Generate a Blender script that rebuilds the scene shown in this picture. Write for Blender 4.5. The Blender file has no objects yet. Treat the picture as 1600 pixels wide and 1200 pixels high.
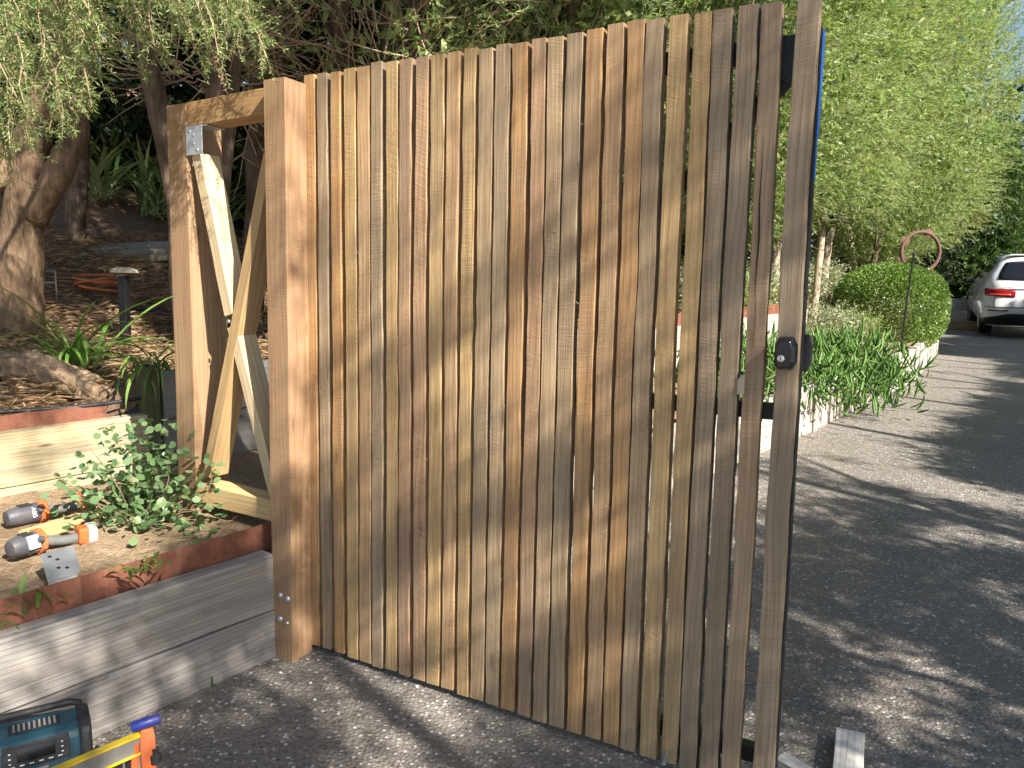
import bpy, bmesh, math, random
import numpy as np
from mathutils import Vector, Matrix
rng = np.random.default_rng(11)
random.seed(11)
SC = bpy.context.scene
COL = SC.collection

# ------------------------------------------------------------------ camera
CAM_Z = 1.32
cd = bpy.data.cameras.new('camera')
cam = bpy.data.objects.new('camera', cd)
COL.objects.link(cam)
cd.sensor_width = 36.0
cd.lens = 27.05
cd.clip_start = 0.05
cd.clip_end = 600
cam.matrix_world = (Matrix.Translation((0, 0, CAM_Z)) @ Matrix.Rotation(math.pi / 2 - 0.1160, 4, 'X')
                    @ Matrix.Rotation(0.0194, 4, 'Z'))
SC.camera = cam

# ------------------------------------------------------------------ sky, sun, exposure
SUN_EL = math.radians(38)
SUN_AZ = math.radians(139.0)            # clockwise from +Y
SUN = Vector((math.sin(SUN_AZ) * math.cos(SUN_EL), math.cos(SUN_AZ) * math.cos(SUN_EL), math.sin(SUN_EL)))
w = bpy.data.worlds.new('World')
SC.world = w
w.use_nodes = True
nt = w.node_tree
nt.nodes.clear()
sky = nt.nodes.new('ShaderNodeTexSky')
sky.sky_type = 'NISHITA'
sky.sun_disc = False
sky.sun_elevation = SUN_EL
sky.sun_rotation = SUN_AZ
bg = nt.nodes.new('ShaderNodeBackground')
bg.inputs['Strength'].default_value = 0.068
wo = nt.nodes.new('ShaderNodeOutputWorld')
nt.links.new(sky.outputs[0], bg.inputs[0])
nt.links.new(bg.outputs[0], wo.inputs[0])
sd = bpy.data.lights.new('sun', 'SUN')
sd.energy = 5.0
sd.angle = math.radians(0.5)
sd.color = (1.0, 0.93, 0.82)
sun = bpy.data.objects.new('sun', sd)
COL.objects.link(sun)
sun.rotation_euler = SUN.to_track_quat('Z', 'Y').to_euler()
SC.view_settings.view_transform = 'Standard'
SC.view_settings.look = 'None'
SC.view_settings.gamma = 1.0
SC.view_settings.use_curve_mapping = False
SC.view_settings.exposure = 1.42
SC.cycles.use_denoising = True
SC.cycles.use_adaptive_sampling = True
SC.cycles.adaptive_threshold = 0.02
SC.cycles.max_bounces = 4
SC.cycles.diffuse_bounces = 2
SC.cycles.glossy_bounces = 2
SC.cycles.transmission_bounces = 2
SC.cycles.transparent_max_bounces = 4

# ------------------------------------------------------------------ helpers
def V3(*a):
    return np.array(a, float)

def props(o, label=None, cat=None, group=None, kind=None):
    if label: o['label'] = label
    if cat: o['category'] = cat
    if group: o['group'] = group
    if kind: o['kind'] = kind
    return o

def thing(name, loc, label, cat, group=None, rotz=0.0):
    o = bpy.data.objects.new(name, None)
    COL.objects.link(o)
    o.empty_display_size = 0.1
    o.location = loc
    o.rotation_euler = (0, 0, rotz)
    return props(o, label, cat, group)

def npmesh(name, V, F, smooth=False):
    """V (n,3) array, F (m,k) array of equal sized faces"""
    V = np.ascontiguousarray(V, np.float32); F = np.ascontiguousarray(F, np.int32)
    me = bpy.data.meshes.new(name)
    me.vertices.add(len(V)); me.vertices.foreach_set('co', V.ravel())
    m, k = F.shape
    me.loops.add(m * k); me.loops.foreach_set('vertex_index', F.ravel())
    me.polygons.add(m); me.polygons.foreach_set('loop_start', np.arange(0, m * k, k, dtype=np.int32))
    if smooth: me.polygons.foreach_set('use_smooth', np.ones(m, bool))
    me.update(calc_edges=True)
    return me

class MB:
    """collects shapes in world space (or local space) and links them as ONE mesh object"""
    def __init__(self): self.v = []; self.f = []
    def add(self, V, F):
        b = len(self.v); self.v += [tuple(map(float, p)) for p in V]; self.f += [tuple(int(i) + b for i in f) for f in F]; return self
    def box(self, c, size, R=None):
        x, y, z = [s / 2 for s in size]
        P = np.array([(-x, -y, -z), (x, -y, -z), (x, y, -z), (-x, y, -z), (-x, -y, z), (x, -y, z), (x, y, z), (-x, y, z)])
        if R is not None: P = P @ np.array(R).T
        return self.add(P + np.array(c, float), [(0, 3, 2, 1), (4, 5, 6, 7), (0, 1, 5, 4), (1, 2, 6, 5), (2, 3, 7, 6), (3, 0, 4, 7)])
    def tube(self, pts, rad, n=8, cap=True):
        pts = np.array(pts, float); m = len(pts)
        rad = np.full(m, rad) if np.isscalar(rad) else np.array(rad, float)
        t = np.gradient(pts, axis=0) if m > 1 else None
        t /= np.linalg.norm(t, axis=1)[:, None] + 1e-9
        ref = np.array([0, 0, 1.]) if abs(t[0][2]) < .9 else np.array([1., 0, 0])
        V = []; a = np.cross(t[0], ref); a /= np.linalg.norm(a)
        for i in range(m):
            a = a - t[i] * (a @ t[i]); a /= np.linalg.norm(a) + 1e-9
            b = np.cross(t[i], a)
            for k in range(n):
                g = 2 * math.pi * k / n
                V.append(pts[i] + rad[i] * (a * math.cos(g) + b * math.sin(g)))
        F = [(i * n + k, i * n + (k + 1) % n, (i + 1) * n + (k + 1) % n, (i + 1) * n + k) for i in range(m - 1) for k in range(n)]
        if cap: F += [tuple(range(n))[::-1], tuple(range((m - 1) * n, m * n))]
        return self.add(V, F)
    def lathe(self, prof, org, axis, n=20):
        """prof: list of (distance along axis, radius)"""
        ax = np.array(axis, float); ax /= np.linalg.norm(ax)
        pts = [np.array(org, float) + ax * d for d, r in prof]
        a = np.cross(ax, (0, 0, 1) if abs(ax[2]) < .9 else (1, 0, 0)); a /= np.linalg.norm(a); b = np.cross(ax, a)
        V = [p + r * (a * math.cos(2 * math.pi * k / n) + b * math.sin(2 * math.pi * k / n)) for p, (d, r) in zip(pts, prof) for k in range(n)]
        m = len(prof)
        F = [(i * n + k, i * n + (k + 1) % n, (i + 1) * n + (k + 1) % n, (i + 1) * n + k) for i in range(m - 1) for k in range(n)]
        F += [tuple(range(n))[::-1], tuple(range((m - 1) * n, m * n))]
        return self.add(V, F)
    def prism(self, outline, p0, ex, ey, ez, h):
        """2-D outline (ccw) in plane (ex,ey) at p0, extruded by h along ez"""
        p0, ex, ey, ez = [np.array(q, float) for q in (p0, ex, ey, ez)]
        n = len(outline)
        A = [p0 + ex * x + ey * y for x, y in outline]; B = [q + ez * h for q in A]
        F = [tuple(range(n))[::-1], tuple(range(n, 2 * n))] + [(i, (i + 1) % n, n + (i + 1) % n, n + i) for i in range(n)]
        return self.add(A + B, F)
    def build(self, name, mat, parent=None, smooth=False, bevel=0, local=False, seg=2, fix=True):
        V = np.array(self.v, float)
        if parent is not None and not local:
            V = V - np.array(parent_world(parent))
        me = bpy.data.meshes.new(name)
        me.from_pydata([tuple(p) for p in V], [], self.f)
        if fix:
            bm = bmesh.new(); bm.from_mesh(me); bmesh.ops.recalc_face_normals(bm, faces=bm.faces); bm.to_mesh(me); bm.free()
        if smooth:
            for p in me.polygons: p.use_smooth = True
            if smooth == 'auto':
                for p in me.polygons: p.use_smooth = True
                me.set_sharp_from_angle(angle=math.radians(40))
        o = bpy.data.objects.new(name, me)
        COL.objects.link(o)
        if parent is not None: o.parent = parent
        if mat: me.materials.append(mat)
        if bevel:
            b = o.modifiers.new('bevel', 'BEVEL'); b.width = bevel; b.segments = seg; b.limit_method = 'ANGLE'
        return o

def parent_world(p):
    t = Vector((0, 0, 0))
    while p is not None:
        t = t + p.location; p = p.parent
    return t

def link(name, me, mat, parent=None, loc=(0, 0, 0)):
    o = bpy.data.objects.new(name, me); COL.objects.link(o)
    if mat and not me.materials: me.materials.append(mat)
    if parent is not None: o.parent = parent
    o.location = loc
    return o

def plank(name, p0, p1, w, d, xdir, mat, parent=None, color=(1, 1, 1), wob=0.0, seg=1, ch=0.0015, taper=0):
    """a sawn board: length along its own local z from p0 to p1, width w along xdir, depth d; centred on p0-p1"""
    p0 = Vector(p0); p1 = Vector(p1)
    z = (p1 - p0); L = z.length; z.normalize()
    x = Vector(xdir); x = (x - z * x.dot(z)).normalized(); y = z.cross(x)
    seg = max(1, seg)
    prof = [(-w/2+ch, -d/2), (w/2-ch, -d/2), (w/2, -d/2+ch), (w/2, d/2-ch), (w/2-ch, d/2), (-w/2+ch, d/2), (-w/2, d/2-ch), (-w/2, -d/2+ch)]
    V = []; F = []; n = 8
    ox = np.cumsum(rng.normal(0, wob * .5, seg + 1)); ox -= np.linspace(ox[0], ox[-1], seg + 1)
    for i in range(seg + 1):
        for k, (a, b) in enumerate(prof):
            j = rng.normal(0, wob * .55) if wob else 0
            V.append((a + ox[i] + j * (1 if abs(a) > w/2 - 2*ch - 1e-6 else .2), b + (rng.normal(0, wob * .25) if wob else 0), L * i / seg))
    for i in range(seg):
        for k in range(n):
            F.append((i*n + k, i*n + (k+1) % n, (i+1)*n + (k+1) % n, (i+1)*n + k))
    F += [tuple(range(n))[::-1], tuple(range(seg*n, seg*n + n))]
    me = bpy.data.meshes.new(name); me.from_pydata(V, [], F); me.update()
    me.materials.append(mat)
    o = bpy.data.objects.new(name, me); COL.objects.link(o)
    M = Matrix((x, y, z)).transposed().to_4x4()
    org = p0 - (parent_world(parent) if parent is not None else Vector((0, 0, 0)))
    if parent is not None: o.parent = parent
    o.matrix_local = Matrix.Translation(org) @ M
    o.color = (*color, 1)
    return o

def leaf_quads(P, D, L, W, up=None, fold=0.0):
    """diamond shaped leaf for every row"""
    n = len(P)
    D = D / (np.linalg.norm(D, axis=1)[:, None] + 1e-9)
    R = rng.normal(size=(n, 3)) if up is None else up + rng.normal(size=(n, 3)) * .35
    S = np.cross(D, R); S /= np.linalg.norm(S, axis=1)[:, None] + 1e-9
    L = np.broadcast_to(L, n)[:, None]; W = np.broadcast_to(W, n)[:, None]
    V = np.empty((n, 4, 3))
    V[:, 0] = P; V[:, 1] = P + D * L * .45 + S * W * .5; V[:, 2] = P + D * L; V[:, 3] = P + D * L * .45 - S * W * .5
    F = np.arange(n * 4).reshape(n, 4)
    return V.reshape(-1, 3), F

def sprays(B, T, l, k, leafL, leafW, spread=.6, droop=0.0):
    """k leaves along each of the twigs that start at B and run along T"""
    m = len(B)
    T = T / (np.linalg.norm(T, axis=1)[:, None] + 1e-9)
    l = np.broadcast_to(l, m)
    j = (np.arange(k) + rng.random((m, k))) / k
    P = B[:, None] + T[:, None] * (j * l[:, None])[..., None]
    P[..., 2] -= droop * (j * l[:, None]) ** 2
    Q = rng.normal(size=(m, k, 3))
    D = T[:, None] * (1 - spread * .5) + Q * spread * .6
    D[..., 2] -= droop * j * .5
    n = m * k
    return leaf_quads(P.reshape(n, 3), D.reshape(n, 3), leafL * rng.uniform(.7, 1.3, n), leafW * rng.uniform(.8, 1.2, n))

def cat(parts):
    Vs = []; Fs = []; b = 0
    for V, F in parts:
        Vs.append(V); Fs.append(F + b); b += len(V)
    return np.concatenate(Vs), np.concatenate(Fs)

def lump(p, s=1.0, seed=0):
    """cheap smooth 3-D noise in about -1..1"""
    p = np.asarray(p) * s + seed * 3.17
    x, y, z = p[..., 0], p[..., 1], p[..., 2]
    return (np.sin(1.7*x + 1.3*np.sin(1.1*y+seed)) + np.sin(2.1*y + 1.7*np.sin(1.3*z+2)) + np.sin(1.9*z + 1.5*np.sin(1.7*x+4)) + .6*np.sin(4.3*x+3.1*y) * np.sin(3.7*z+2.9*y)) / 3.2

# ------------------------------------------------------------------ node helpers
def new_mat(name):
    m = bpy.data.materials.new(name); m.use_nodes = True
    m.node_tree.nodes.clear()
    return m, m.node_tree

class N:
    def __init__(self, nt): self.nt = nt
    def n(self, t, **kw):
        x = self.nt.nodes.new(t)
        ins = kw.pop('ins', {})
        for k, v in kw.items(): setattr(x, k, v)
        for k, v in ins.items():
            s = x.inputs[k]
            if hasattr(v, 'is_linked') or isinstance(v, bpy.types.NodeSocket): self.nt.links.new(v, s)
            else: s.default_value = v
        return x
    def math(self, op, a, b=0.0, clamp=False):
        return self.n('ShaderNodeMath', operation=op, use_clamp=clamp, ins={0: a, 1: b}).outputs[0]
    def mix(self, f, a, b, mode='MIX'):
        x = self.nt.nodes.new('ShaderNodeMix'); x.data_type = 'RGBA'; x.blend_type = mode
        for s, v in ((x.inputs[0], f), (x.inputs[6], a), (x.inputs[7], b)):
            if isinstance(v, bpy.types.NodeSocket): self.nt.links.new(v, s)
            else: s.default_value = (*v, 1) if isinstance(v, tuple) and len(v) == 3 else v
        return x.outputs[2]
    def noise(self, vec, scale, detail=3, rough=.55, dist=0.0):
        return self.n('ShaderNodeTexNoise', ins={'Vector': vec, 'Scale': scale, 'Detail': detail, 'Roughness': rough, 'Distortion': dist}).outputs['Fac']
    def ramp(self, f, lo, hi, a=0.0, b=1.0):
        return self.n('ShaderNodeMapRange', ins={'Value': f, 'From Min': lo, 'From Max': hi, 'To Min': a, 'To Max': b}).outputs[0]
    def vmul(self, v, s):
        return self.n('ShaderNodeVectorMath', operation='MULTIPLY', ins={0: v, 1: s}).outputs[0]
    def vadd(self, v, s):
        return self.n('ShaderNodeVectorMath', operation='ADD', ins={0: v, 1: s}).outputs[0]
    def out(self, col, rough=.7, height=None, bump=.3, dist=.01, metallic=0.0, spec=.35, extra=None):
        b = self.n('ShaderNodeBsdfPrincipled')
        for k, v in (('Base Color', col), ('Roughness', rough), ('Metallic', metallic), ('Specular IOR Level', spec)):
            if isinstance(v, bpy.types.NodeSocket): self.nt.links.new(v, b.inputs[k])
            else: b.inputs[k].default_value = (*v, 1) if isinstance(v, tuple) else v
        for k, v in (extra or {}).items(): b.inputs[k].default_value = v
        if height is not None:
            bp = self.n('ShaderNodeBump', ins={'Strength': bump, 'Distance': dist, 'Height': height})
            self.nt.links.new(bp.outputs[0], b.inputs['Normal'])
        o = self.n('ShaderNodeOutputMaterial')
        self.nt.links.new(b.outputs[0], o.inputs[0])
        return b

def objcoord(k):
    tc = k.n('ShaderNodeTexCoord').outputs['Object']
    oi = k.n('ShaderNodeObjectInfo')
    off = k.n('ShaderNodeVectorMath', operation='SCALE', ins={0: (13.7, 7.3, 29.1), 'Scale': oi.outputs['Random']}).outputs[0]
    return k.vadd(tc, off), oi

def wood(name, grey=.3, greycol=(.20, .185, .16), saw=.35, ring=.5, knots=.5, stain=.4, bump=.35, sheen=.35, con=.42):
    """sawn timber; the board's own tint comes from the object colour; grain runs along local z"""
    m, t = new_mat(name); k = N(t)
    p, oi = objcoord(k)
    tint = oi.outputs['Color']
    rnd = oi.outputs['Random']
    fine = k.noise(k.vmul(p, (210, 210, 5)), 1, 4, .6)
    streak = k.noise(k.vmul(p, (48, 48, 1.6)), 1, 5, .6, .4)
    warp = k.noise(k.vmul(p, (9, 9, 1.1)), 1, 2, .5)
    wv = k.n('ShaderNodeVectorMath', operation='SCALE', ins={0: (1, 1, 1), 'Scale': k.math('MULTIPLY', warp, .055)}).outputs[0]
    rp = k.vmul(k.vadd(p, wv), (1, 1, .035))
    rings = k.n('ShaderNodeTexWave', wave_type='RINGS', rings_direction='Z', wave_profile='SAW', ins={'Vector': rp, 'Scale': 22.0, 'Distortion': 2.2, 'Detail': 2.0, 'Detail Scale': 1.5}).outputs['Fac']
    sx = k.n('ShaderNodeSeparateXYZ', ins={0: p})
    skew = k.math('ADD', sx.outputs[2], k.math('MULTIPLY', k.math('ADD', sx.outputs[0], sx.outputs[1]), k.ramp(rnd, 0, 1, -.45, .45)))
    sv = k.n('ShaderNodeCombineXYZ', ins={0: k.math('MULTIPLY', sx.outputs[0], 16.0), 1: k.math('MULTIPLY', sx.outputs[1], 16.0), 2: k.math('MULTIPLY', skew, 210.0)}).outputs[0]
    sawm = k.ramp(k.noise(sv, 1, 2, .5), .35, .7)
    sawmask = k.ramp(k.noise(k.vmul(p, (7, 7, 2.2)), 1, 3), .40, .62)
    blot = k.noise(k.vmul(p, (16, 16, 3.2)), 1, 4, .6)
    big = k.noise(k.vmul(p, (4, 4, .9)), 1, 2, .5)
    c = k.mix(k.math('MULTIPLY', k.ramp(streak, .38, .72), con), tint, k.mix(1.0, tint, (.50, .42, .36), 'MULTIPLY'))
    c = k.mix(k.math('MULTIPLY', k.ramp(rings, .55, 1.0), ring), c, k.mix(1.0, tint, (.55, .42, .30), 'MULTIPLY'))
    c = k.mix(k.math('MULTIPLY', k.ramp(fine, .3, .75), .28), c, k.mix(1.0, c, (.6, .56, .52), 'MULTIPLY'))
    c = k.mix(k.math('MULTIPLY', k.math('MULTIPLY', sawm, sawmask), saw), c, k.mix(1.0, c, (.62, .55, .5), 'MULTIPLY'))
    c = k.mix(k.math('MULTIPLY', k.ramp(k.math('ADD', blot, k.math('MULTIPLY', big, .6)), .72, .98), grey), c, greycol)
    vo = k.n('ShaderNodeTexVoronoi', feature='F1', ins={'Vector': k.vmul(p, (13, 13, 3.4)), 'Scale': 1.0, 'Randomness': 1.0}).outputs['Distance']
    kn = k.math('MULTIPLY', k.ramp(k.math('ADD', vo, k.math('MULTIPLY', fine, .05)), .16, .05), knots)
    c = k.mix(kn, c, (.07, .035, .018))
    st = k.math('MULTIPLY', k.ramp(k.noise(k.vmul(p, (40, 40, 7)), 1, 5, .7), .66, .78), stain)
    c = k.mix(st, c, (.05, .045, .04))
    h = k.math('ADD', k.math('MULTIPLY', fine, .7), k.math('ADD', k.math('MULTIPLY', k.math('MULTIPLY', sawm, sawmask), saw * .8), k.math('MULTIPLY', streak, .8)))
    k.out(c, k.ramp(streak, .2, .8, .62, .85), h, bump, .004, spec=sheen)
    return m

def plain(name, col, rough=.5, metallic=0.0, var=.12, scale=30, bump=.1, dirt=None, spec=.4, extra=None):
    """painted, moulded or metal surface with slight wear and dust"""
    m, t = new_mat(name); k = N(t)
    p, oi = objcoord(k)
    a = k.noise(p, scale, 5, .65); b = k.noise(p, scale * .18, 3)
    c = k.mix(k.math('MULTIPLY', k.ramp(a, .4, .75), var * 2), col, tuple(x * .6 for x in col))
    if dirt: c = k.mix(k.math('MULTIPLY', k.ramp(b, .45, .7), .45), c, dirt)
    k.out(c, k.ramp(a, .3, .7, max(.03, rough - .1), min(1, rough + .12)), a, bump, .002, metallic, spec, extra)
    return m

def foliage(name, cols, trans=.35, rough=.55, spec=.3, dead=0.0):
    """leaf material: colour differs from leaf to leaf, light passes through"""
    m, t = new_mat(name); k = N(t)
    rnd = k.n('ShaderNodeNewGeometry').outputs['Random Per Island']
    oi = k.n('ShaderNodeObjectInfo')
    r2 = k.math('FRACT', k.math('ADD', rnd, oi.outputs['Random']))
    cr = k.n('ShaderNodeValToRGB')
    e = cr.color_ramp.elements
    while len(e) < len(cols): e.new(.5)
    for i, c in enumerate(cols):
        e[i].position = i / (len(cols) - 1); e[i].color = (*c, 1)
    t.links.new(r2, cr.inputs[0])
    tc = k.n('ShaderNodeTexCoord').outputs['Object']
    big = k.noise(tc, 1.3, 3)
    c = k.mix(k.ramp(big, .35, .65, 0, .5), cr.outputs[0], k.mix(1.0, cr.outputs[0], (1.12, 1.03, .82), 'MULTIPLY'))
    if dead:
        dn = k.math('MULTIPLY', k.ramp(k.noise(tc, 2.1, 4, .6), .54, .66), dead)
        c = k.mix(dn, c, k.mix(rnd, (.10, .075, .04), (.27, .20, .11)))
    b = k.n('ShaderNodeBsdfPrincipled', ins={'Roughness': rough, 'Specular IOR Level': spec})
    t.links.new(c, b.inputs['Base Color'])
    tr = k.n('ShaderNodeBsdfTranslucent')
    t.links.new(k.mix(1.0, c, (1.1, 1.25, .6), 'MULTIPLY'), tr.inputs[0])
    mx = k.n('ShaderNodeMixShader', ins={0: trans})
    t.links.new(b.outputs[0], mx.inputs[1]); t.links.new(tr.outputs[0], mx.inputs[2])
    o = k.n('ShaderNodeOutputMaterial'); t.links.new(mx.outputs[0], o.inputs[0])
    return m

def bark(name, a, b, scale=9, bump=.8):
    m, t = new_mat(name); k = N(t)
    p, oi = objcoord(k)
    n1 = k.noise(k.vmul(p, (scale * 2, scale * 2, scale * .45)), 1, 6, .68, .6)
    n2 = k.noise(p, scale * .6, 3)
    n3 = k.noise(k.vmul(p, (60, 60, 10)), 1, 4, .6)
    c = k.mix(k.ramp(n1, .35, .65), a, b)
    c = k.mix(k.math('MULTIPLY', k.ramp(n2, .4, .7), .5), c, tuple(x * 1.45 for x in b))
    c = k.mix(k.math('MULTIPLY', k.ramp(n3, .5, .75), .5), c, tuple(x * .4 for x in a))
    k.out(c, .9, k.math('ADD', n1, k.math('MULTIPLY', n3, .4)), bump, .03, spec=.15)
    return m

# ------------------------------------------------------------------ materials
M = {}
M['slat'] = wood('slat_wood', grey=.55, saw=.36, ring=.55, knots=.45, stain=.6, greycol=(.20, .155, .11), con=.58, bump=.5)
M['post'] = wood('post_wood', grey=.15, greycol=(.24, .18, .12), saw=.4, ring=.45, knots=.6, stain=.3)
M['pine'] = wood('pine_wood', grey=.12, greycol=(.35, .30, .26), saw=.1, ring=.45, knots=.5, stain=.12, bump=.2)
M['sleeper'] = wood('sleeper_wood', grey=.55, greycol=(.17, .165, .16), saw=.1, ring=.6, knots=.8, stain=.65, bump=.9, con=.7)
M['steel_black'] = plain('black_powder_coat', (.012, .012, .014), .42, 0, .2, 60)
M['film_blue'] = plain('blue_film', (.02, .16, .62), .35, 0, .05, 40)
M['galv'] = plain('galvanised_steel', (.62, .66, .70), .38, .75, .22, 45, .08)
M['screw'] = plain('screw_steel', (.55, .55, .56), .4, .9, .1, 80)
M['dark_hole'] = plain('dark_hole', (.02, .02, .02), .8)
M['lock_black'] = plain('lock_black', (.012, .014, .02), .22, 0, .1, 60, .03, spec=.55)
M['lock_steel'] = plain('lock_cylinder', (.75, .74, .70), .25, .9, .1, 90)
M['orange'] = plain('orange_plastic', (.62, .12, .03), .5, 0, .12, 60, .08, dirt=(.35, .22, .12))
M['tool_grey'] = plain('tool_grey_plastic', (.07, .07, .085), .5, 0, .15, 70, .1, dirt=(.16, .13, .11))
M['grip_grey'] = plain('grip_rubber', (.12, .125, .12), .75, 0, .2, 160, .25, dirt=(.2, .17, .13))
M['tool_silver'] = plain('tool_silver', (.55, .54, .56), .35, .3, .1, 60)
M['clamp_blue'] = plain('clamp_blue_plastic', (.022, .034, .22), .4, 0, .15, 50, .1, dirt=(.12, .1, .12))
M['white_paint'] = plain('white_print', (.8, .8, .8), .5)
M['radio_teal'] = plain('radio_teal', (.008, .055, .085), .45, 0, .12, 60, .1, dirt=(.06, .1, .11))
M['radio_black'] = plain('radio_rubber', (.018, .02, .024), .6, 0, .2, 70, .15, dirt=(.06, .055, .05))
M['glass_black'] = plain('black_screen', (.008, .008, .01), .12, 0, .05, 20, .0, spec=.6)
M['level_yellow'] = plain('level_yellow', (.78, .55, .02), .4, 0, .12, 60, .05, dirt=(.4, .33, .15))
M['level_grey'] = plain('level_grey', (.26, .25, .24), .5, .2, .15, 50, .05, dirt=(.3, .26, .2))
M['pipe_black'] = plain('poly_pipe', (.02, .02, .022), .5, 0, .2, 60)
M['cord_orange'] = plain('cord_orange', (.55, .16, .05), .5)
M['white_metal'] = plain('white_enamel', (.75, .75, .76), .4)
M['car_white'] = plain('car_white_paint', (.74, .75, .76), .22, 0, .03, 8, .0, spec=.5, extra={'Coat Weight': .6, 'Coat Roughness': .05})
M['car_black'] = plain('car_black_plastic', (.015, .015, .017), .5)
M['car_glass'] = plain('car_dark_glass', (.008, .009, .011), .06, 0, .02, 10, 0, spec=.6)
M['car_red'] = plain('tail_lamp_red', (.28, .01, .012), .12, 0, .05, 40, 0, spec=.6)
M['car_red2'] = plain('tail_lamp_bright_red', (.62, .05, .03), .15, 0, .05, 40, 0, spec=.6)
M['rubber'] = plain('tyre_rubber', (.02, .02, .02), .8)
M['alloy'] = plain('alloy_rim', (.4, .4, .42), .3, .9)
M['plate'] = plain('number_plate', (.035, .05, .14), .4)
M['chrome'] = plain('chrome_trim', (.7, .7, .72), .15, 1)
M['concrete'] = plain('concrete', (.45, .44, .42), .85, 0, .2, 14, .3, dirt=(.25, .22, .18), spec=.2)
M['cap'] = plain('dull_cap', (.27, .24, .19), .9, 0, .3, 30, .4, spec=.1)  # bollard cap, plain dull grey-brown
M['bag'] = plain('bag_plastic', (.55, .55, .62), .5, 0, .2, 12)
M['rust_dark'] = plain('rusted_ring', (.16, .09, .07), .85, .1, .3, 30, .4)
M['bark_a'] = bark('bark_paper', (.08, .052, .034), (.22, .15, .095), 8, 1.0)
M['bark_b'] = bark('bark_grey', (.07, .05, .035), (.19, .14, .10), 10, .9)
M['bark_c'] = bark('bark_pale', (.25, .20, .15), (.48, .40, .31), 10, .7)
M['twig'] = bark('twig_bark', (.15, .10, .065), (.30, .22, .15), 20, .3)
M['twig_dry'] = bark('dry_twig', (.26, .18, .12), (.45, .33, .23), 20, .3)
M['leaf_needle'] = foliage('needle_leaf', [(.11, .18, .065), (.19, .28, .10), (.28, .37, .145), (.40, .46, .23)], .42)
M['leaf_hedge'] = foliage('hedge_leaf', [(.125, .185, .08), (.23, .31, .13), (.34, .42, .19), (.48, .52, .29)], .45, dead=.75)
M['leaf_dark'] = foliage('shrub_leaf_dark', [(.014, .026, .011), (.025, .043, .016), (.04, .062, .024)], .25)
M['leaf_mid'] = foliage('tree_leaf_mid', [(.035, .07, .02), (.06, .105, .03), (.09, .14, .045)], .3)
M['leaf_box'] = foliage('box_leaf', [(.07, .125, .028), (.13, .215, .048), (.21, .31, .075)], .3, .4, .5)
M['leaf_silver'] = foliage('silver_leaf', [(.20, .23, .15), (.30, .33, .22), (.38, .40, .28)], .25)
M['leaf_strap'] = foliage('strap_leaf', [(.09, .20, .035), (.14, .27, .05), (.20, .31, .08)], .35, .4, .5)
M['leaf_strap_pale'] = foliage('striped_strap_leaf', [(.10, .17, .05), (.22, .28, .12), (.40, .44, .26)], .3, .4, .5)
M['leaf_shrub'] = foliage('round_leaf', [(.075, .14, .06), (.12, .205, .09), (.19, .28, .13)], .3, .4, .5)
M['leaf_succ'] = foliage('succulent_leaf', [(.045, .115, .022), (.085, .185, .04), (.15, .27, .065)], .2, .4, .3)
M['leaf_dead'] = foliage('dead_leaf', [(.24, .145, .085), (.38, .26, .16), (.52, .40, .27)], .2)

def make_driveway_mat():
    m, t = new_mat('exposed_aggregate'); k = N(t)
    p = k.n('ShaderNodeTexCoord').outputs['Object']
    vo = k.n('ShaderNodeTexVoronoi', feature='F1', ins={'Vector': p, 'Scale': 76.0})
    vo2 = k.n('ShaderNodeTexVoronoi', feature='F1', ins={'Vector': p, 'Scale': 180.0})
    cr = k.n('ShaderNodeValToRGB'); e = cr.color_ramp.elements
    stops = [(0, (.10, .094, .09)), (.3, (.19, .172, .155)), (.55, (.28, .25, .22)), (.78, (.17, .162, .157)), (.88, (.39, .37, .345)), (1, (.64, .62, .59))]
    while len(e) < len(stops): e.new(.5)
    for x, (q, c) in zip(e, stops): x.position = q; x.color = (*c, 1)
    sep = k.n('ShaderNodeSeparateColor', ins={0: vo.outputs['Color']}).outputs[0]
    t.links.new(sep, cr.inputs[0])
    sep2 = k.n('ShaderNodeSeparateColor', ins={0: vo2.outputs['Color']}).outputs[1]
    cem = k.mix(sep2, (.135, .124, .112), (.245, .222, .195))
    c = k.mix(k.ramp(vo.outputs['Distance'], .40, .52), cr.outputs[0], cem)
    big = k.noise(p, 1.3, 4, .6); mid = k.noise(p, 9, 4, .6)
    c = k.mix(k.ramp(big, .4, .7, 0, .35), c, k.mix(1.0, c, (.62, .58, .55), 'MULTIPLY'))
    sand = k.math('MULTIPLY', k.ramp(mid, .5, .68), k.ramp(k.noise(p, .9, 2), .5, .66, 0, .8))
    c = k.mix(sand, c, (.25, .19, .13))
    h = k.math('SUBTRACT', k.math('MULTIPLY', mid, .2), k.math('ADD', vo.outputs['Distance'], k.math('MULTIPLY', vo2.outputs['Distance'], .3)))
    k.out(c, k.ramp(sep, 0, 1, .55, .8), h, .9, .006, spec=.4)
    return m
M['drive'] = make_driveway_mat()

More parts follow.
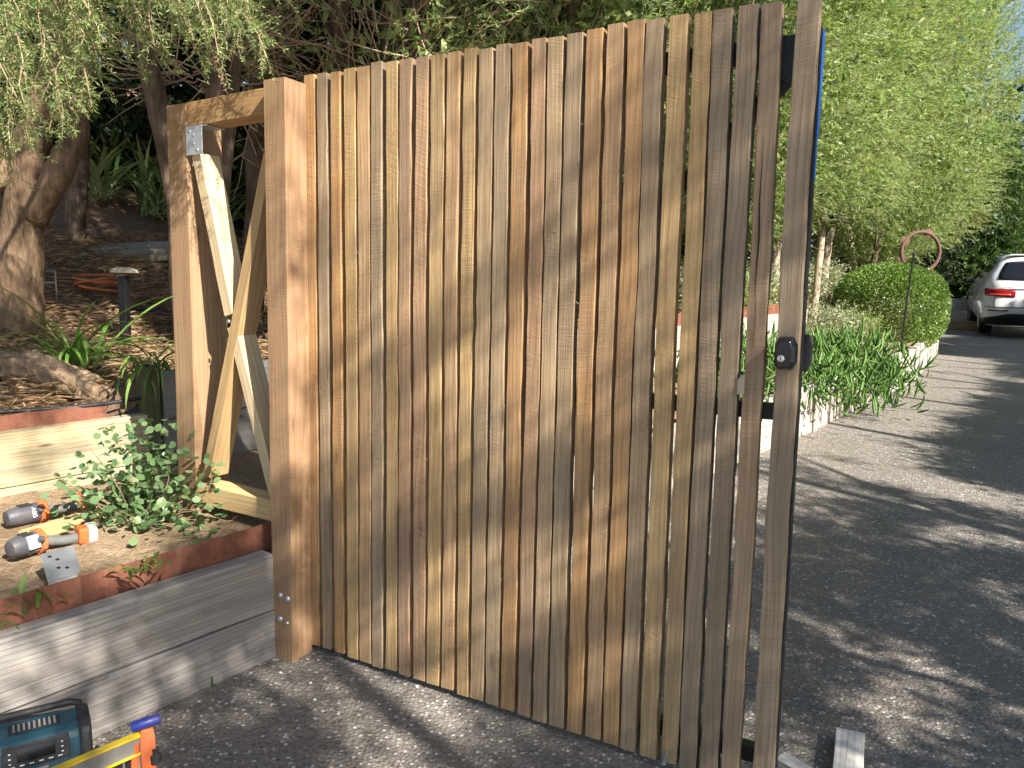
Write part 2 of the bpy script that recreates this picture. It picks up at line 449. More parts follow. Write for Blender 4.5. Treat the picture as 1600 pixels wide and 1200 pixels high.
def make_soil(name, a, b, c3, s=18):
    m, t = new_mat(name); k = N(t)
    p = k.n('ShaderNodeTexCoord').outputs['Object']
    n1 = k.noise(p, s, 6, .7); n2 = k.noise(p, s * 5, 4, .7); n3 = k.noise(p, s * .15, 3)
    c = k.mix(k.ramp(n1, .35, .65), a, b)
    c = k.mix(k.ramp(n2, .52, .75), c, c3)
    c = k.mix(k.ramp(n3, .4, .65, 0, .5), c, k.mix(1.0, c, (.6, .55, .5), 'MULTIPLY'))
    k.out(c, .95, k.math('ADD', n1, k.math('MULTIPLY', n2, .5)), .9, .03, spec=.1)
    return m
M['soil'] = make_soil('sandy_soil', (.25, .175, .11), (.38, .285, .185), (.47, .37, .26))
M['mulch'] = make_soil('bark_mulch', (.14, .088, .06), (.27, .18, .12), (.42, .30, .21), 26)

def make_rust():
    m, t = new_mat('rusted_steel'); k = N(t)
    p, oi = objcoord(k)
    n1 = k.noise(p, 14, 6, .7); n2 = k.noise(p, 70, 4, .7); n3 = k.noise(k.vmul(p, (30, 30, 4)), 1, 3)
    c = k.mix(k.ramp(n1, .35, .65), (.15, .06, .04), (.26, .105, .065))
    c = k.mix(k.ramp(n2, .5, .75, 0, .6), c, (.10, .045, .035))
    c = k.mix(k.ramp(n3, .6, .8, 0, .5), c, (.36, .22, .15))
    k.out(c, .8, n2, .3, .004, spec=.25)
    return m
M['rust'] = make_rust()

# ------------------------------------------------------------------ ground levels
EDGE_Y = [-40, 1.90, 2.63, 6.19, 9.455, 12.5, 18, 60]
EDGE_X = [-34.0, -1.405, -.835, 2.35, 4.975, 6.9, 10.0, 33.0]
GY = [-60, 2.4, 7, 16, 24, 60, 400]
GZ = [-1.5, 0, .245, .655, .85, .95, .95]
def Xb(Y): return np.interp(Y, EDGE_Y, EDGE_X)
def base(Y): return np.interp(Y, GY, GZ)
def sstep(x, a, b):
    t = np.clip((np.asarray(x, float) - a) / (b - a), 0, 1); return t * t * (3 - 2 * t)
def vdist(X, Y): return (Xb(Y) - X) * .785
def upper(v, Y):
    d = np.clip(v - 1.25, 0, None)
    return base(Y) + .70 + .18 * sstep(Y, 3.45, 3.65) * (1 - sstep(v, 1.36, 1.7)) + .05 * d + .035 * np.minimum(d, 5) ** 2 + .33 * np.clip(d - 5, 0, 12)
def ground_z(X, Y):
    v = vdist(X, Y)
    return float(np.where(v < 0, base(Y), np.where(v < 1.25, base(Y) + .43, upper(v, Y))))

def grid(name, U, W, fn, mat, kind='structure', smooth=True):
    a, b = np.meshgrid(U, W, indexing='ij')
    V = fn(a, b).reshape(-1, 3)
    n, m = a.shape
    i = np.arange((n - 1) * (m - 1)); r, c = i // (m - 1), i % (m - 1)
    F = np.stack([r * m + c, (r + 1) * m + c, (r + 1) * m + c + 1, r * m + c + 1], -1)
    me = npmesh(name, V, F, smooth)
    o = link(name, me, mat)
    o['kind'] = kind
    return o

# driveway: one sheet that reaches the horizon
Ys = np.concatenate([np.linspace(-60, -4, 15), np.linspace(-3, 24, 80), np.linspace(26, 400, 30)])
Xs = np.concatenate([np.linspace(-300, -14, 12), np.linspace(-12, 24, 37), np.linspace(28, 300, 12)])
grid('driveway', Xs, Ys, lambda x, y: np.stack([x, y, base(y)], -1), M['drive'])

def bedf(v, y):
    x = Xb(y) - v / .785
    p = np.stack([x, y, y * 0], -1)
    z = base(y) + .425 + .018 * lump(p, 6, 1) + .012 * lump(p, 19, 2) + .03 * np.exp(-((v - .55) / .35) ** 2) * np.exp(-((y - 2.95) / .35) ** 2)
    z = z - .03 * np.exp(-(v / .1) ** 2)
    return np.stack([x, y, z], -1)
grid('garden_bed_soil', np.linspace(.0965, 1.30, 40), np.concatenate([np.linspace(0, 4.6, 110), np.linspace(4.8, 16, 50)]), bedf, M['soil'])
def upf(v, y):
    x = Xb(y) - v / .785
    p = np.stack([x, y, y * 0], -1)
    z = upper(v, y) + .03 * lump(p, 3, 3) * sstep(v, 1.35, 1.9) + .015 * lump(p, 11, 4) - .02
    return np.stack([x, y, z], -1)
grid('garden_ground', np.concatenate([np.linspace(1.32, 6, 60), np.linspace(6.4, 30, 30)]), np.concatenate([np.linspace(-6, 2, 10), np.linspace(2.2, 9, 90), np.linspace(9.4, 40, 50)]), upf, M['mulch'])

# ------------------------------------------------------------------ retaining walls
def edge_pt(Y, v, z):
    return Vector((float(Xb(Y)) - v / .785, Y, z))
def sleeper_run(parent, Y0, Y1, v, z0, z1, color, thick=.075, rel=True):
    """one sleeper on edge along the drive from Y0 to Y1, heights above the ground line"""
    b0 = float(base(Y0)) if rel else 0; b1 = float(base(Y1)) if rel else 0
    a = edge_pt(Y0, v + thick / 2, (z0 + z1) / 2 + b0); b = edge_pt(Y1, v + thick / 2, (z0 + z1) / 2 + b1)
    return plank('sleeper', a, b, z1 - z0, thick, (0, 0, 1), M['sleeper'], parent, color, wob=.0016, seg=14, ch=.005)

GREYT = (.41, .395, .38); PALE = (.50, .44, .28); WHITE = (.56, .54, .50)
wall1 = thing('retaining_wall', edge_pt(1.6, 0, 0), 'weathered grey sleeper retaining wall, two sleepers high, running up to the gate post', 'retaining wall')
sleeper_run(wall1, .35, 2.66, 0, -.06, .168, (.36, .35, .345))
sleeper_run(wall1, .35, 2.66, .004, .171, .375, GREYT)
wall1b = thing('retaining_wall', edge_pt(3, 0, 0), 'pale sunlit sleeper wall along the driveway, overhung by green fleshy plants', 'retaining wall')
ys = [2.70, 4.6, 6.50, 8.0, 9.45, 10.95, 12.4]
for i in range(len(ys) - 1):
    for z0, z1 in ((-.05, .188), (.191, .40)):
        sleeper_run(wall1b, ys[i] + .05, ys[i + 1] - .05, 0, z0, z1, WHITE)
for y in ys[1:]:
    p = edge_pt(y, .035, float(base(y)))
    plank('wall_post', p + Vector((0, 0, -.1)), p + Vector((0, 0, .42)), .1, .1, (.62, .785, 0), M['sleeper'], wall1b, (.62, .58, .50), .001, 4, .004)
wall2 = thing('retaining_wall', edge_pt(3, 1.25, .4), 'pale yellow green sleeper wall behind the leafy shrub', 'retaining wall')
sleeper_run(wall2, .6, 3.5, 1.25, .24, .46, (.50, .45, .30))
sleeper_run(wall2, .6, 3.5, 1.246, .463, .685, PALE)
wall2b = thing('retaining_wall', edge_pt(4.5, 1.25, .5), 'higher grey sleeper wall, tinted darker for shade, seen through the timber brace frame', 'retaining wall')
for z0, z1 in ((.20, .42), (.423, .643), (.646, .87)):
    sleeper_run(wall2b, 3.56, 6.2, 1.25, z0, z1, (.25, .255, .245))  # tint darkened: the wall's shade is put into the sleeper colour
p = edge_pt(3.53, 1.30, float(base(3.53)))
plank('wall_post', p + Vector((0, 0, .15)), p + Vector((0, 0, .90)), .07, .1, (.62, .785, 0), M['sleeper'], wall2b, (.09, .10, .045), .001, 4, .004)
wall2c = thing('retaining_wall', edge_pt(8, 1.25, .7), 'white sleeper wall under the silvery shrubs beside the drive', 'retaining wall')
ys2 = [6.3, 8.2, 10.1, 12.2, 14.0]
for i in range(len(ys2) - 1):
    for z0, z1 in ((.36, .58), (.583, .80)):
        sleeper_run(wall2c, ys2[i] + .03, ys2[i + 1] - .03, 1.25, z0, z1, WHITE)

def edging(name, Y0, Y1, v, z0, z1, label, n=24, amp=.004):
    t = thing(name, edge_pt(Y0, v, float(base(Y0)) + z0), label, 'garden edging')
    cuts = np.linspace(Y0, Y1, max(2, int((Y1 - Y0) / .95) + 1))
    for a, b in zip(cuts[:-1], cuts[1:]):
        m = MB(); V = []; F = []
        ys = np.linspace(a + .004, b - .004, n)
        for i, y in enumerate(ys):
            d = amp * math.sin(y * 9 + v) + rng.normal(0, amp * .15)
            zz = float(base(y)); j = rng.normal(0, .0015)
            for dv in (0, .006):
                q = edge_pt(y, v + d + dv, 0)
                V += [(q.x, q.y, zz + z0), (q.x, q.y, zz + z1 + j)]
        for i in range(n - 1):
            o = i * 4; p2 = o + 4
            F += [(o, p2, p2 + 1, o + 1), (o + 2, o + 3, p2 + 3, p2 + 2), (o + 1, p2 + 1, p2 + 3, o + 3)]
        F += [(0, 1, 3, 2), (n*4-4, n*4-2, n*4-1, n*4-3)]
        m.add(V, F).build('steel_strip', M['rust'], t)
    return t
edging('steel_edging', .5, 2.76, .088, .34, .462, 'rusty steel edging strip on top of the grey sleeper wall')
edging('steel_edging', .6, 3.40, 1.30, .64, .752, 'rusty steel edging strip along the pale yellow green sleeper wall')
edging('steel_edging', 6.3, 12.6, 1.30, .76, .915, 'rusty steel edging above the white sleeper wall by the drive')

# ------------------------------------------------------------------ gate
TH = .5007
G = np.array([math.cos(TH), -math.sin(TH), 0.0])         # along the gate, hinge to lock
NN = np.array([-math.sin(TH), -math.cos(TH), 0.0])       # out of the visible face
P1 = np.array([-.7191, 2.6829, 0.0])
def gp(s, off, z): return P1 + G * s + NN * off + np.array([0, 0, z])
UP = np.array([0, 0, 1.0])
gate = thing('driveway_gate', gp(0, 0, 0), 'tall driveway gate of rough vertical hardwood slats on a black steel frame', 'gate')
TOP = 2.0365
PITCH = .0574
OR = (.54, .315, .135); TA = (.53, .345, .185); YE = (.58, .405, .19); GR = (.42, .32, .20); PK = (.49, .315, .19); DG = (.36, .285, .19); GT = (.48, .355, .215)
tints = [OR, DG, OR, YE, TA, DG, YE, PK, PK, YE, TA, YE, GT, GR, OR, PK, GT, GR, OR, TA, OR, GR, YE, YE, (.33, .27, .19), (.26, .215, .155), (.42, .31, .20), (.33, .275, .195)]
widths = [46, 41, 40, 46, 47, 42, 44, 43, 45, 47, 45, 41, 47, 46, 47, 43, 46, 47, 47, 47, 47, 46, 47, 44, 46, 48, 46, 51]
# offsets read from each board's true place along the rail, in millimetres
joff = [-2, 1, 2, 3, 3, 0, 0, -1, 3, 0, 1, 5, -2, -1, -3, 1, -4, -4, -2, 1, 0, -5, 0, 6, -1, 0, 0, 0]
for i in range(28):
    s0 = i * PITCH + joff[i] * .001 if i < 27 else 1.574
    wd = widths[i] * .001
    zt = TOP + rng.normal(0, .003) - (.006 if i == 2 else 0)
    zb = .0365 - .0199 * s0 + rng.normal(0, .003)
    ln = rng.normal(0, .0012)
    th = rng.uniform(.035, .039)
    t = (np.array(tints[i]) * .78 + np.array((.48, .335, .19)) * .22) * rng.uniform(.97, 1.13)
    plank('slat', gp(s0 + wd / 2, -th / 2, zb), gp(s0 + wd / 2 + ln, -th / 2, zt), wd, th, G, M['slat'], gate, tuple(t), wob=.0017, seg=30, ch=.0012)
sp_P = []; sp_D = []                                          # torn fibres along the sawn edges
for i in range(150):
    k_ = rng.integers(0, 27); e_ = k_ * PITCH + joff[k_] * .001 + (widths[k_] * .001 if rng.random() < .6 else 0)
    sp_P.append(gp(e_, rng.uniform(-.006, .001), rng.uniform(.1, 2.0))); sp_D.append(G * rng.normal(0, .6) + NN * rng.uniform(0, .5) + UP * rng.normal(.2, .8))
V_, F_ = leaf_quads(np.array(sp_P), np.array(sp_D), rng.uniform(.008, .026, 150), .0016)
link('torn_fibres', npmesh('torn_fibres', V_ - np.array(gate.location), F_), None, gate)['kind'] = 'stuff'
COL.objects[-1].data.materials.append(M['twig_dry'])
# black steel frame behind the slats
def bar(name, s0, z0, s1, z1, wd, dp, off, mat, parent):
    m = MB(); a = gp(s0, off, z0); b = gp(s1, off, z1)
    d = (b - a) / np.linalg.norm(b - a); x = np.cross(NN, d)
    m.prism([(-wd/2, -dp/2), (wd/2, -dp/2), (wd/2, dp/2), (-wd/2, dp/2)], a, x, NN, d, np.linalg.norm(b - a))
    return m.build(name, mat, parent, bevel=.002)
bar('stile', 1.611, .05, 1.611, 1.975, .035, .035, -.059, M['steel_black'], gate)
bar('stile', .012, .06, .012, 1.975, .035, .035, -.059, M['steel_black'], gate)
bar('rail', .030, 1.935, 1.593, 1.935, .06, .034, -.059, M['steel_black'], gate)
bar('rail', .030, 1.031, 1.593, 1.031, .042, .034, -.059, M['steel_black'], gate)
bar('rail', .030, .085, 1.593, .085, .045, .034, -.059, M['steel_black'], gate)
bar('brace', 1.585, 1.90, .72, 1.05, .04, .030, -.059, M['steel_black'], gate)
m = MB(); a = gp(1.593, -.044, 1.905)                      # corner gusset
m.prism([(0, 0), (-.11, 0), (0, -.085)], a, G, UP, NN, .004); m.build('gusset', M['steel_black'], gate)
bar('protective_film', 1.6305, 1.72, 1.6305, 1.968, .003, .033, -.058, M['film_blue'], gate)
bar('protective_film', 1.6305, 1.615, 1.6305, 1.7195, .003, .014, -.049, M['film_blue'], gate)
# lock
lc = gp(1.598, 0, 1.188)
oct_ = [(-.017, -.041), (.017, -.041), (.027, -.022), (.027, .020), (.018, .041), (-.014, .041), (-.026, .022), (-.026, -.020)]
inn = [(-.0115, -.034), (.0125, -.034), (.019, -.018), (.019, .014), (.012, .030), (-.010, .030), (-.018, .014), (-.018, -.018)]
def ring_loft(layers, org, ex, ey, ez):
    V = []; n = len(layers[0][0])
    for pts, h in layers: V += [org + ex * x + ey * y + ez * h for x, y in pts]
    F = [(i*n+k, i*n+(k+1) % n, (i+1)*n+(k+1) % n, (i+1)*n+k) for i in range(len(layers)-1) for k in range(n)]
    F += [tuple(range(n))[::-1], tuple(range((len(layers)-1)*n, len(layers)*n))]
    return MB().add(V, F)
lock = ring_loft([(oct_, .0005), (oct_, .016), ([(x*.93, y*.93) for x, y in oct_], .028), (inn, .040)], lc, G, UP, NN).build('lock_body', M['lock_black'], gate, bevel=.0022)
cyl = MB().lathe([(.0395, .0085), (.0425, .0085), (.0435, .007)], lc + G * (-.006) + UP * (-.012), NN, 20).build('key_cylinder', M['lock_steel'], lock, smooth='auto')
MB().box(lc + G * (-.006) + UP * (-.012) + NN * .0437, (.0022, .0012, .0075), np.stack([G, NN, UP], 1)).build('keyhole', M['dark_hole'], lock)
ring_loft([([(x*.9, y*1.15) for x, y in oct_], 0), ([(x*.9, y*1.15) for x, y in oct_], -.03)], gp(1.622, -.078, 1.185), G, UP, NN).build('lock_keeper', M['lock_black'], gate, bevel=.002)
m = MB()                                                    # long drying split in one board
zs_ = np.linspace(1.20, 1.72, 22); V_ = []
for z_ in zs_:
    f_ = (z_ - 1.20) / .52; w_ = .0004 + .0020 * math.exp(-((f_ - .55) / .22) ** 2); x_ = 1.5145 + .0012 * math.sin(z_ * 31) - .004 * (f_ - .5)
    V_ += [gp(x_ - w_, .0011, z_), gp(x_ + w_, .0011, z_)]
m.add(V_, [(i * 2, i * 2 + 1, i * 2 + 3, i * 2 + 2) for i in range(21)]).build('split', M['dark_hole'], gate)
# little wooden stop between two slats and the drop bolt at the foot
m = MB(); m.prism([(0, 0), (.018, 0), (.018, .05), (.008, .05), (0, .036)], gp(1.482, -.012, 1.075), G, UP, NN, .014)
o = m.build('wood_stop', M['pine'], gate, bevel=.001); o.color = (.55, .48, .36, 1)
m = MB(); a = gp(1.335, .006, .012); b = gp(1.345, .004, .052)
m.tube([a, (a + b) / 2, b], .0035, 8); m.lathe([(0, .0035), (.003, .009), (.006, .009)], a - UP * .004, (0, 0, 1), 12)
m.build('drop_bolt', M['galv'], gate, smooth='auto')

# ------------------------------------------------------------------ timber frame left of the gate
fr = thing('timber_brace_frame', gp(-.04, .05, 0), 'timber frame with crossed braces between two posts beside the gate', 'timber frame')
zg = float(base(2.6))
hp = plank('post', gp(-.0365, .05, zg - .02), gp(-.0365, .05, 2.006), .097, .1, G, M['post'], fr, (.37, .235, .135), .0012, 24, .003)
fp = plank('post', gp(-.572, -.022, .35), gp(-.572, -.022, 1.985), .105, .16, G, M['post'], fr, (.38, .25, .145), .0012, 24, .003)
plank('top_rail', gp(-.519, .012, 1.945), gp(-.0855, .012, 1.955), .088, .085, UP, M['post'], fr, (.38, .235, .11), .001, 10, .003)
plank('bottom_rail', gp(-.519, .012, .540), gp(-.0855, .012, .528), .078, .09, UP, M['pine'], fr, (.58, .42, .20), .001, 10, .003)
BR = .045
XS, XZ = -.318, 1.205
bt = (-.118, 1.775); bb = (-.468, .615)
plank('brace', gp(bb[0], .010, bb[1]), gp(bt[0], .010, bt[1]), BR, .088, G, M['pine'], fr, (.50, .345, .17), .0008, 12, .002)
at_ = (-.478, 1.80); ab = (-.118, .585)
da = np.array([ab[0] - at_[0], ab[1] - at_[1]]); da /= np.linalg.norm(da)
c0 = np.array([XS - .004, XZ]) - da * .022; c1 = np.array([XS - .004, XZ]) + da * .022
plank('brace', gp(c0[0], .008, c0[1]), gp(at_[0], .008, at_[1]), BR, .088, G, M['pine'], fr, (.66, .53, .33), .0008, 8, .002)
plank('brace', gp(ab[0], .008, ab[1]), gp(c1[0], .008, c1[1]), BR, .088, G, M['pine'], fr, (.66, .53, .33), .0008, 8, .002)
m = MB(); m.prism([(-.043, -.052), (.043, -.052), (.043, .05), (-.043, .05)], gp(-.475, .0585, 1.851), G, UP, NN, .003)
m.prism([(-.043, 0), (.06, 0), (.06, .085), (-.043, .085)], gp(-.475, -.028, 1.8985), G, NN, UP, .003)
pl = m.build('bracket', M['galv'], fr, bevel=.0008)
for dx, dz in ((-.022, .032), (-.004, .018), (-.002, -.014), (.018, -.036)):
    q = gp(-.475 + dx, .0612, 1.851 + dz)
    sc = MB().lathe([(0, .0052), (.0018, .0050), (.0026, .003)], q, NN, 12).build('screw', M['screw'], pl)
for dx, dz in ((-.005, 1.762), (-.042, 1.765)):
    MB().lathe([(0, .006), (.002, .0055), (.003, .003)], gp(-.45 + dx, .0525, dz), NN, 12).build('screw', M['screw'], fr)
MB().lathe([(0, .008), (.003, .008), (.006, .005)], gp(XS - .006, .0535, XZ - .002), NN, 12).build('bolt', M['screw'], fr, smooth='auto')
for s, z, r in ((-.0434, .247, .0115), (-.008, .241, .0115), (-.0455, .159, .0115), (-.0105, .152, .007)):
    MB().lathe([(0, r), (.003, r * .92), (.0065, r * .6), (.0075, r * .2)], gp(s, .1003, z), NN, 16).build('bolt', M['galv'], hp if False else fr, smooth='auto')

# ------------------------------------------------------------------ tools on the bed
def rot_basis(d, up=(0, 0, 1)):
    d = np.array(d, float); d /= np.linalg.norm(d); u = np.array(up, float)
    s = np.cross(u, d); s /= np.linalg.norm(s); return d, s, np.cross(d, s)
def text_mesh(txt, size, depth=.0006):
    cu = bpy.data.curves.new('lettering', 'FONT'); cu.body = txt; cu.size = size; cu.extrude = depth; cu.align_x = 'CENTER'; cu.align_y = 'CENTER'
    ob = bpy.data.objects.new('tmp', cu); COL.objects.link(ob)
    bpy.context.view_layer.update()
    me = bpy.data.meshes.new_from_object(ob.evaluated_get(bpy.context.evaluated_depsgraph_get()))
    bpy.data.objects.remove(ob); bpy.data.curves.remove(cu)
    return me
def put_text(txt, size, pos, ex, ey, mat, parent, name='lettering'):
    me = text_mesh(txt, size); me.materials.clear(); me.materials.append(mat)
    o = bpy.data.objects.new(name, me); COL.objects.link(o); o.parent = parent
    ex = Vector(ex).normalized(); ey = Vector(ey); ey = (ey - ex * ey.dot(ex)).normalized(); ez = ex.cross(ey)
    o.matrix_local = Matrix.Translation(Vector(pos) - parent_world(parent)) @ Matrix((ex, ey, ez)).transposed().to_4x4()
    return o
def drill(back, ring, base_, label, lettered, batt, rbody=.036):
    back, ring, base_ = [np.array(q, float) for q in (back, ring, base_)]
    t = thing('cordless_drill', back * .5 + base_ * .5 - np.array([0, 0, .03]), label, 'power drill', None)
    d, s, u = rot_basis(ring - back); L = np.linalg.norm(ring - back)
    b = MB().lathe([(-.012, .016), (-.010, .026), (.0, rbody * .86), (L * .25, rbody * .97), (L * .55, rbody), (L * .82, rbody), (L * .9, rbody * .8)], back, d, 20).build('motor_housing', M['tool_grey'], t, smooth='auto')
    MB().lathe([(L * .80, rbody * 1.02), (L * .83, rbody * 1.13), (L * .98, rbody * 1.15), (L * 1.03, rbody * 1.0), (L * 1.05, rbody * .6)], back, d, 24).build('collar', M['orange'], t, smooth='auto')
    for k in range(7):
        g = 2 * math.pi * k / 7
        q = back + d * L * .9 + (s * math.cos(g) + u * math.sin(g)) * rbody * 1.13
        MB().box(q, (L * .16, .005, .005), np.stack([d, s, u], 1)).build('collar_rib', M['orange'], t)
    for k in (-1, 0, 1):
        q = back + d * L * .45 + u * rbody * .93 + s * k * .013
        MB().box(q, (L * .35, .0035, .008), np.stack([d, s, u], 1)).build('vent', M['dark_hole'], b)
    h, hs, hu = rot_basis(base_ - ring); HL = np.linalg.norm(base_ - ring)
    V = []; prof = [(0, .021, .017), (.15, .021, .018), (.4, .019, .0165), (.62, .020, .017), (.78, .022, .019)]
    lay = []
    for f, a, c in prof:
        lay.append([ring + h * HL * f + hs * a * math.cos(g) + hu * c * math.sin(g) - hu * .012 * math.sin(f * 3) for g in np.linspace(0, 2 * math.pi, 14)[:-1]])
    n = 13; VV = [q for l in lay for q in l]
    FF = [(i*n+k, i*n+(k+1) % n, (i+1)*n+(k+1) % n, (i+1)*n+k) for i in range(len(lay)-1) for k in range(n)] + [tuple(range(n))[::-1], tuple(range((len(lay)-1)*n, len(lay)*n))]
    MB().add(VV, FF).build('handle_grip', M['grip_grey'], t, smooth='auto')
    MB().box(ring + h * HL * .84, (.034, .070, .056), np.stack([h, hs, hu], 1)).build('handle_base', M['orange'], t, bevel=.008, seg=3)
    q = ring + h * (HL * .84 + .026)
    bo = MB().box(q, (.028, .076, .062), np.stack([h, hs, hu], 1)).build('battery_plate', M['tool_silver'] if batt else M['tool_grey'], t, bevel=.009, seg=3)
    MB().box(q + h * .0125, (.012, .056, .042), np.stack([h, hs, hu], 1)).build('battery_face', M['tool_silver'], bo, bevel=.006, seg=3)
    for k in (-1, 1):
        MB().lathe([(0, .005), (.003, .004)], q + h * .011 + hs * .026 * k + hu * .02 * k, h, 10).build('screw', M['screw'], bo)
    MB().lathe([(0, .013), (.012, .012), (.022, .008)], back + d * L * .75 + s * (-rbody) * .8 + u * rbody * .3, -s * .8 + u * .4, 14).build('selector', M['tool_grey'], t, smooth='auto')
    if lettered:
        c = (s * .45 + u * .89) * np.array(1.0); vw = np.array([-.1, -.0, 1.32]) - back; vw /= np.linalg.norm(vw)
        n2 = vw - d * (vw @ d); n2 /= np.linalg.norm(n2)
        put_text('AEG', .020, back + d * L * .58 + n2 * (rbody * 1.015), np.cross(d, n2), d, M['white_paint'], b)
    else:
        vw = np.array([0, 0, 1.32]) - back; n2 = vw - d * (vw @ d); n2 /= np.linalg.norm(n2); x2 = np.cross(n2, d)
        MB().box(back + d * L * .52 + n2 * rbody * .93, (L * .42, .046, .010), np.stack([d, x2, n2], 1)).build('side_panel', M['tool_silver'], b, bevel=.003)
    return t
drill((-1.80, 2.69, .485), (-1.735, 2.79, .487), (-1.60, 2.865, .515), 'grey and orange cordless drill with white lettering, resting on a timber offcut', True, False)
drill((-1.60, 2.40, .475), (-1.563, 2.487, .475), (-1.452, 2.585, .470), 'grey and orange cordless drill with silver side panel, beside the galvanised bracket', False, True)
o = plank('timber_offcut', (-1.66, 2.57, .458), (-1.545, 2.86, .465), .085, .032, (.9, -.35, 0), M['pine'], None, (.60, .45, .22), .0008, 6, .002)
props(o, 'pale pine offcut lying between the two drills', 'timber offcut')
# folded galvanised joist bracket
t = thing('metal_bracket', (-1.38, 2.25, .43), 'galvanised folded steel bracket with holes lying in the soil', 'metal bracket')
A = V3(-1.345, 2.165, .452); ex = V3(.052, .094, .0); ey = V3(-.098, .122, .052)
exn = ex / np.linalg.norm(ex); eyn = ey / np.linalg.norm(ey); ezn = np.cross(exn, eyn); ezn /= np.linalg.norm(ezn); ezn = ezn if ezn[2] > 0 else -ezn
wB, hB = .102, .150
m = MB(); m.prism([(0, 0), (wB * .85, 0), (wB, .02), (wB, hB), (0, hB)], A, exn, eyn, ezn, .003); plate = m.build('plate', M['galv'], t, bevel=.0006)
m = MB(); m.prism([(0, 0), (wB * .85, 0), (wB * .85, .04), (0, .045)], A - eyn * .001, exn, (-ezn * .75 - eyn * .65), eyn, .003); m.build('flange', M['galv'], t, bevel=.0006)
m = MB(); m.prism([(.02, 0), (wB, 0), (wB, .035), (.02, .035)], A + eyn * hB, exn, (-ezn * .8 + eyn * .6), eyn, .003); m.build('flange', M['galv'], t, bevel=.0006)
for x, y in ((.024, .125), (.044, .100), (.040, .058), (.064, .046)):
    MB().lathe([(0, .0062), (.0006, .0062)], A + exn * x + eyn * y + ezn * .0028, ezn, 14).build('hole', M['dark_hole'], plate)
# blue spring clamp at the bed's edge
t = thing('clamp', (-1.88, 2.60, .44), 'blue plastic clamp handle lying behind the lettered drill', 'clamp')
for a, b, r in (((-1.97, 2.53, .50), (-1.83, 2.665, .505), .018), ((-1.94, 2.50, .475), (-1.815, 2.63, .475), .016)):
    a, b = np.array(a), np.array(b); d = b - a
    MB().tube([a, a + d * .3 + V3(0, 0, .008), a + d * .7 + V3(0, 0, .006), b], [r * .8, r, r * .95, r * .6], 10).build('handle', M['clamp_blue'], t, smooth='auto')
MB().lathe([(0, .006), (.05, .006)], (-1.83, 2.655, .475), (0, 0, 1), 10).build('pivot', M['screw'], t)

# ------------------------------------------------------------------ tools on the driveway
def jobsite_radio():
    f = V3(.56, -.83, 0); f /= np.linalg.norm(f); r = V3(.83, .56, 0); r /= np.linalg.norm(r); c = V3(-1.250, 1.920, float(base(1.9)))
    t = thing('jobsite_radio', c, 'teal and black jobsite radio standing against the sleeper wall', 'radio')
    def q(x, y, z): return c + r * x + f * y + V3(0, 0, z)
    side = [(-.05, .012), (.10, .012), (.105, .05), (.068, .160), (.045, .176), (-.025, .184), (-.05, .16)]
    m = MB(); m.prism(side, q(-.105, 0, 0), f, UP, r, .21); body = m.build('body', M['radio_teal'], t, bevel=.012, seg=3)
    for x in (-.128, .098):
        m = MB(); m.prism([(a * 1.06, .0 if z < .02 else z * 1.03) for a, z in side], q(x, 0, 0), f, UP, r, .03); m.build('corner_bumper', M['radio_black'], t, bevel=.010, seg=3)
    m = MB(); m.tube([q(-.108, -.030, .165), q(-.106, -.030, .192), q(-.085, -.030, .199), q(.085, -.030, .199), q(.106, -.030, .192), q(.108, -.030, .165)], .010, 10); m.build('handle', M['radio_black'], t, smooth='auto')
    nrm = V3(0, 0, 1) * .070 + f * .008; nrm /= np.linalg.norm(nrm); dn = np.cross(nrm, r); dn = dn if dn[2] < 0 else -dn
    B = np.stack([r, dn, nrm], 1)
    mid = q(0, .012, .1798)
    vent = MB().box(mid + nrm * .0015 + dn * .004, (.115, .036, .004), B).build('vent_panel', M['radio_black'], body, bevel=.002)
    for k in range(9):
        MB().box(mid + nrm * .0045 + dn * .004 + r * (k - 4) * .0115, (.005, .030, .003), B).build('vent_slot', M['level_grey'], vent)
    fn = f * .110 + UP * .037; fn /= np.linalg.norm(fn); fd = np.cross(fn, r); fd = fd if fd[2] < 0 else -fd
    B2 = np.stack([r, fd, fn], 1); cc = q(0, .0785, .128)
    pan = MB().box(cc + fn * .001 - fd * .008, (.15, .058, .006), B2).build('control_panel', M['radio_black'], body, bevel=.002)
    scn = MB().box(cc + fn * .0045 - fd * .012, (.085, .034, .004), B2).build('display', M['glass_black'], pan, bevel=.001)
    for k in range(6):
        MB().box(cc + fn * .0048 + fd * .013 + r * (k - 2.5) * .021, (.010, .0026, .002), B2).build('button', M['white_paint'], pan)
    for k in range(3):
        for sx in (-1, 1):
            MB().box(cc + fn * .0048 - fd * (.020 - k * .012) + r * sx * .058, (.005, .003, .002), B2).build('button', M['white_paint'], pan)
    MB().box(cc + fn * .002 + fd * .032, (.05, .006, .002), B2).build('name_strip', M['level_grey'], body)
    for k in range(6):
        MB().box(q(0, .100, .018 + k * .006), (.15, .004, .0028), np.stack([r, f, UP], 1)).build('speaker_slat', M['radio_black'], body)
    for x in (-.075, .075):
        MB().lathe([(0, .02), (.008, .019), (.014, .014)], q(x * 1.0, .100, .065), fn, 18).build('knob', M['radio_black'], t, smooth='auto')
jobsite_radio()

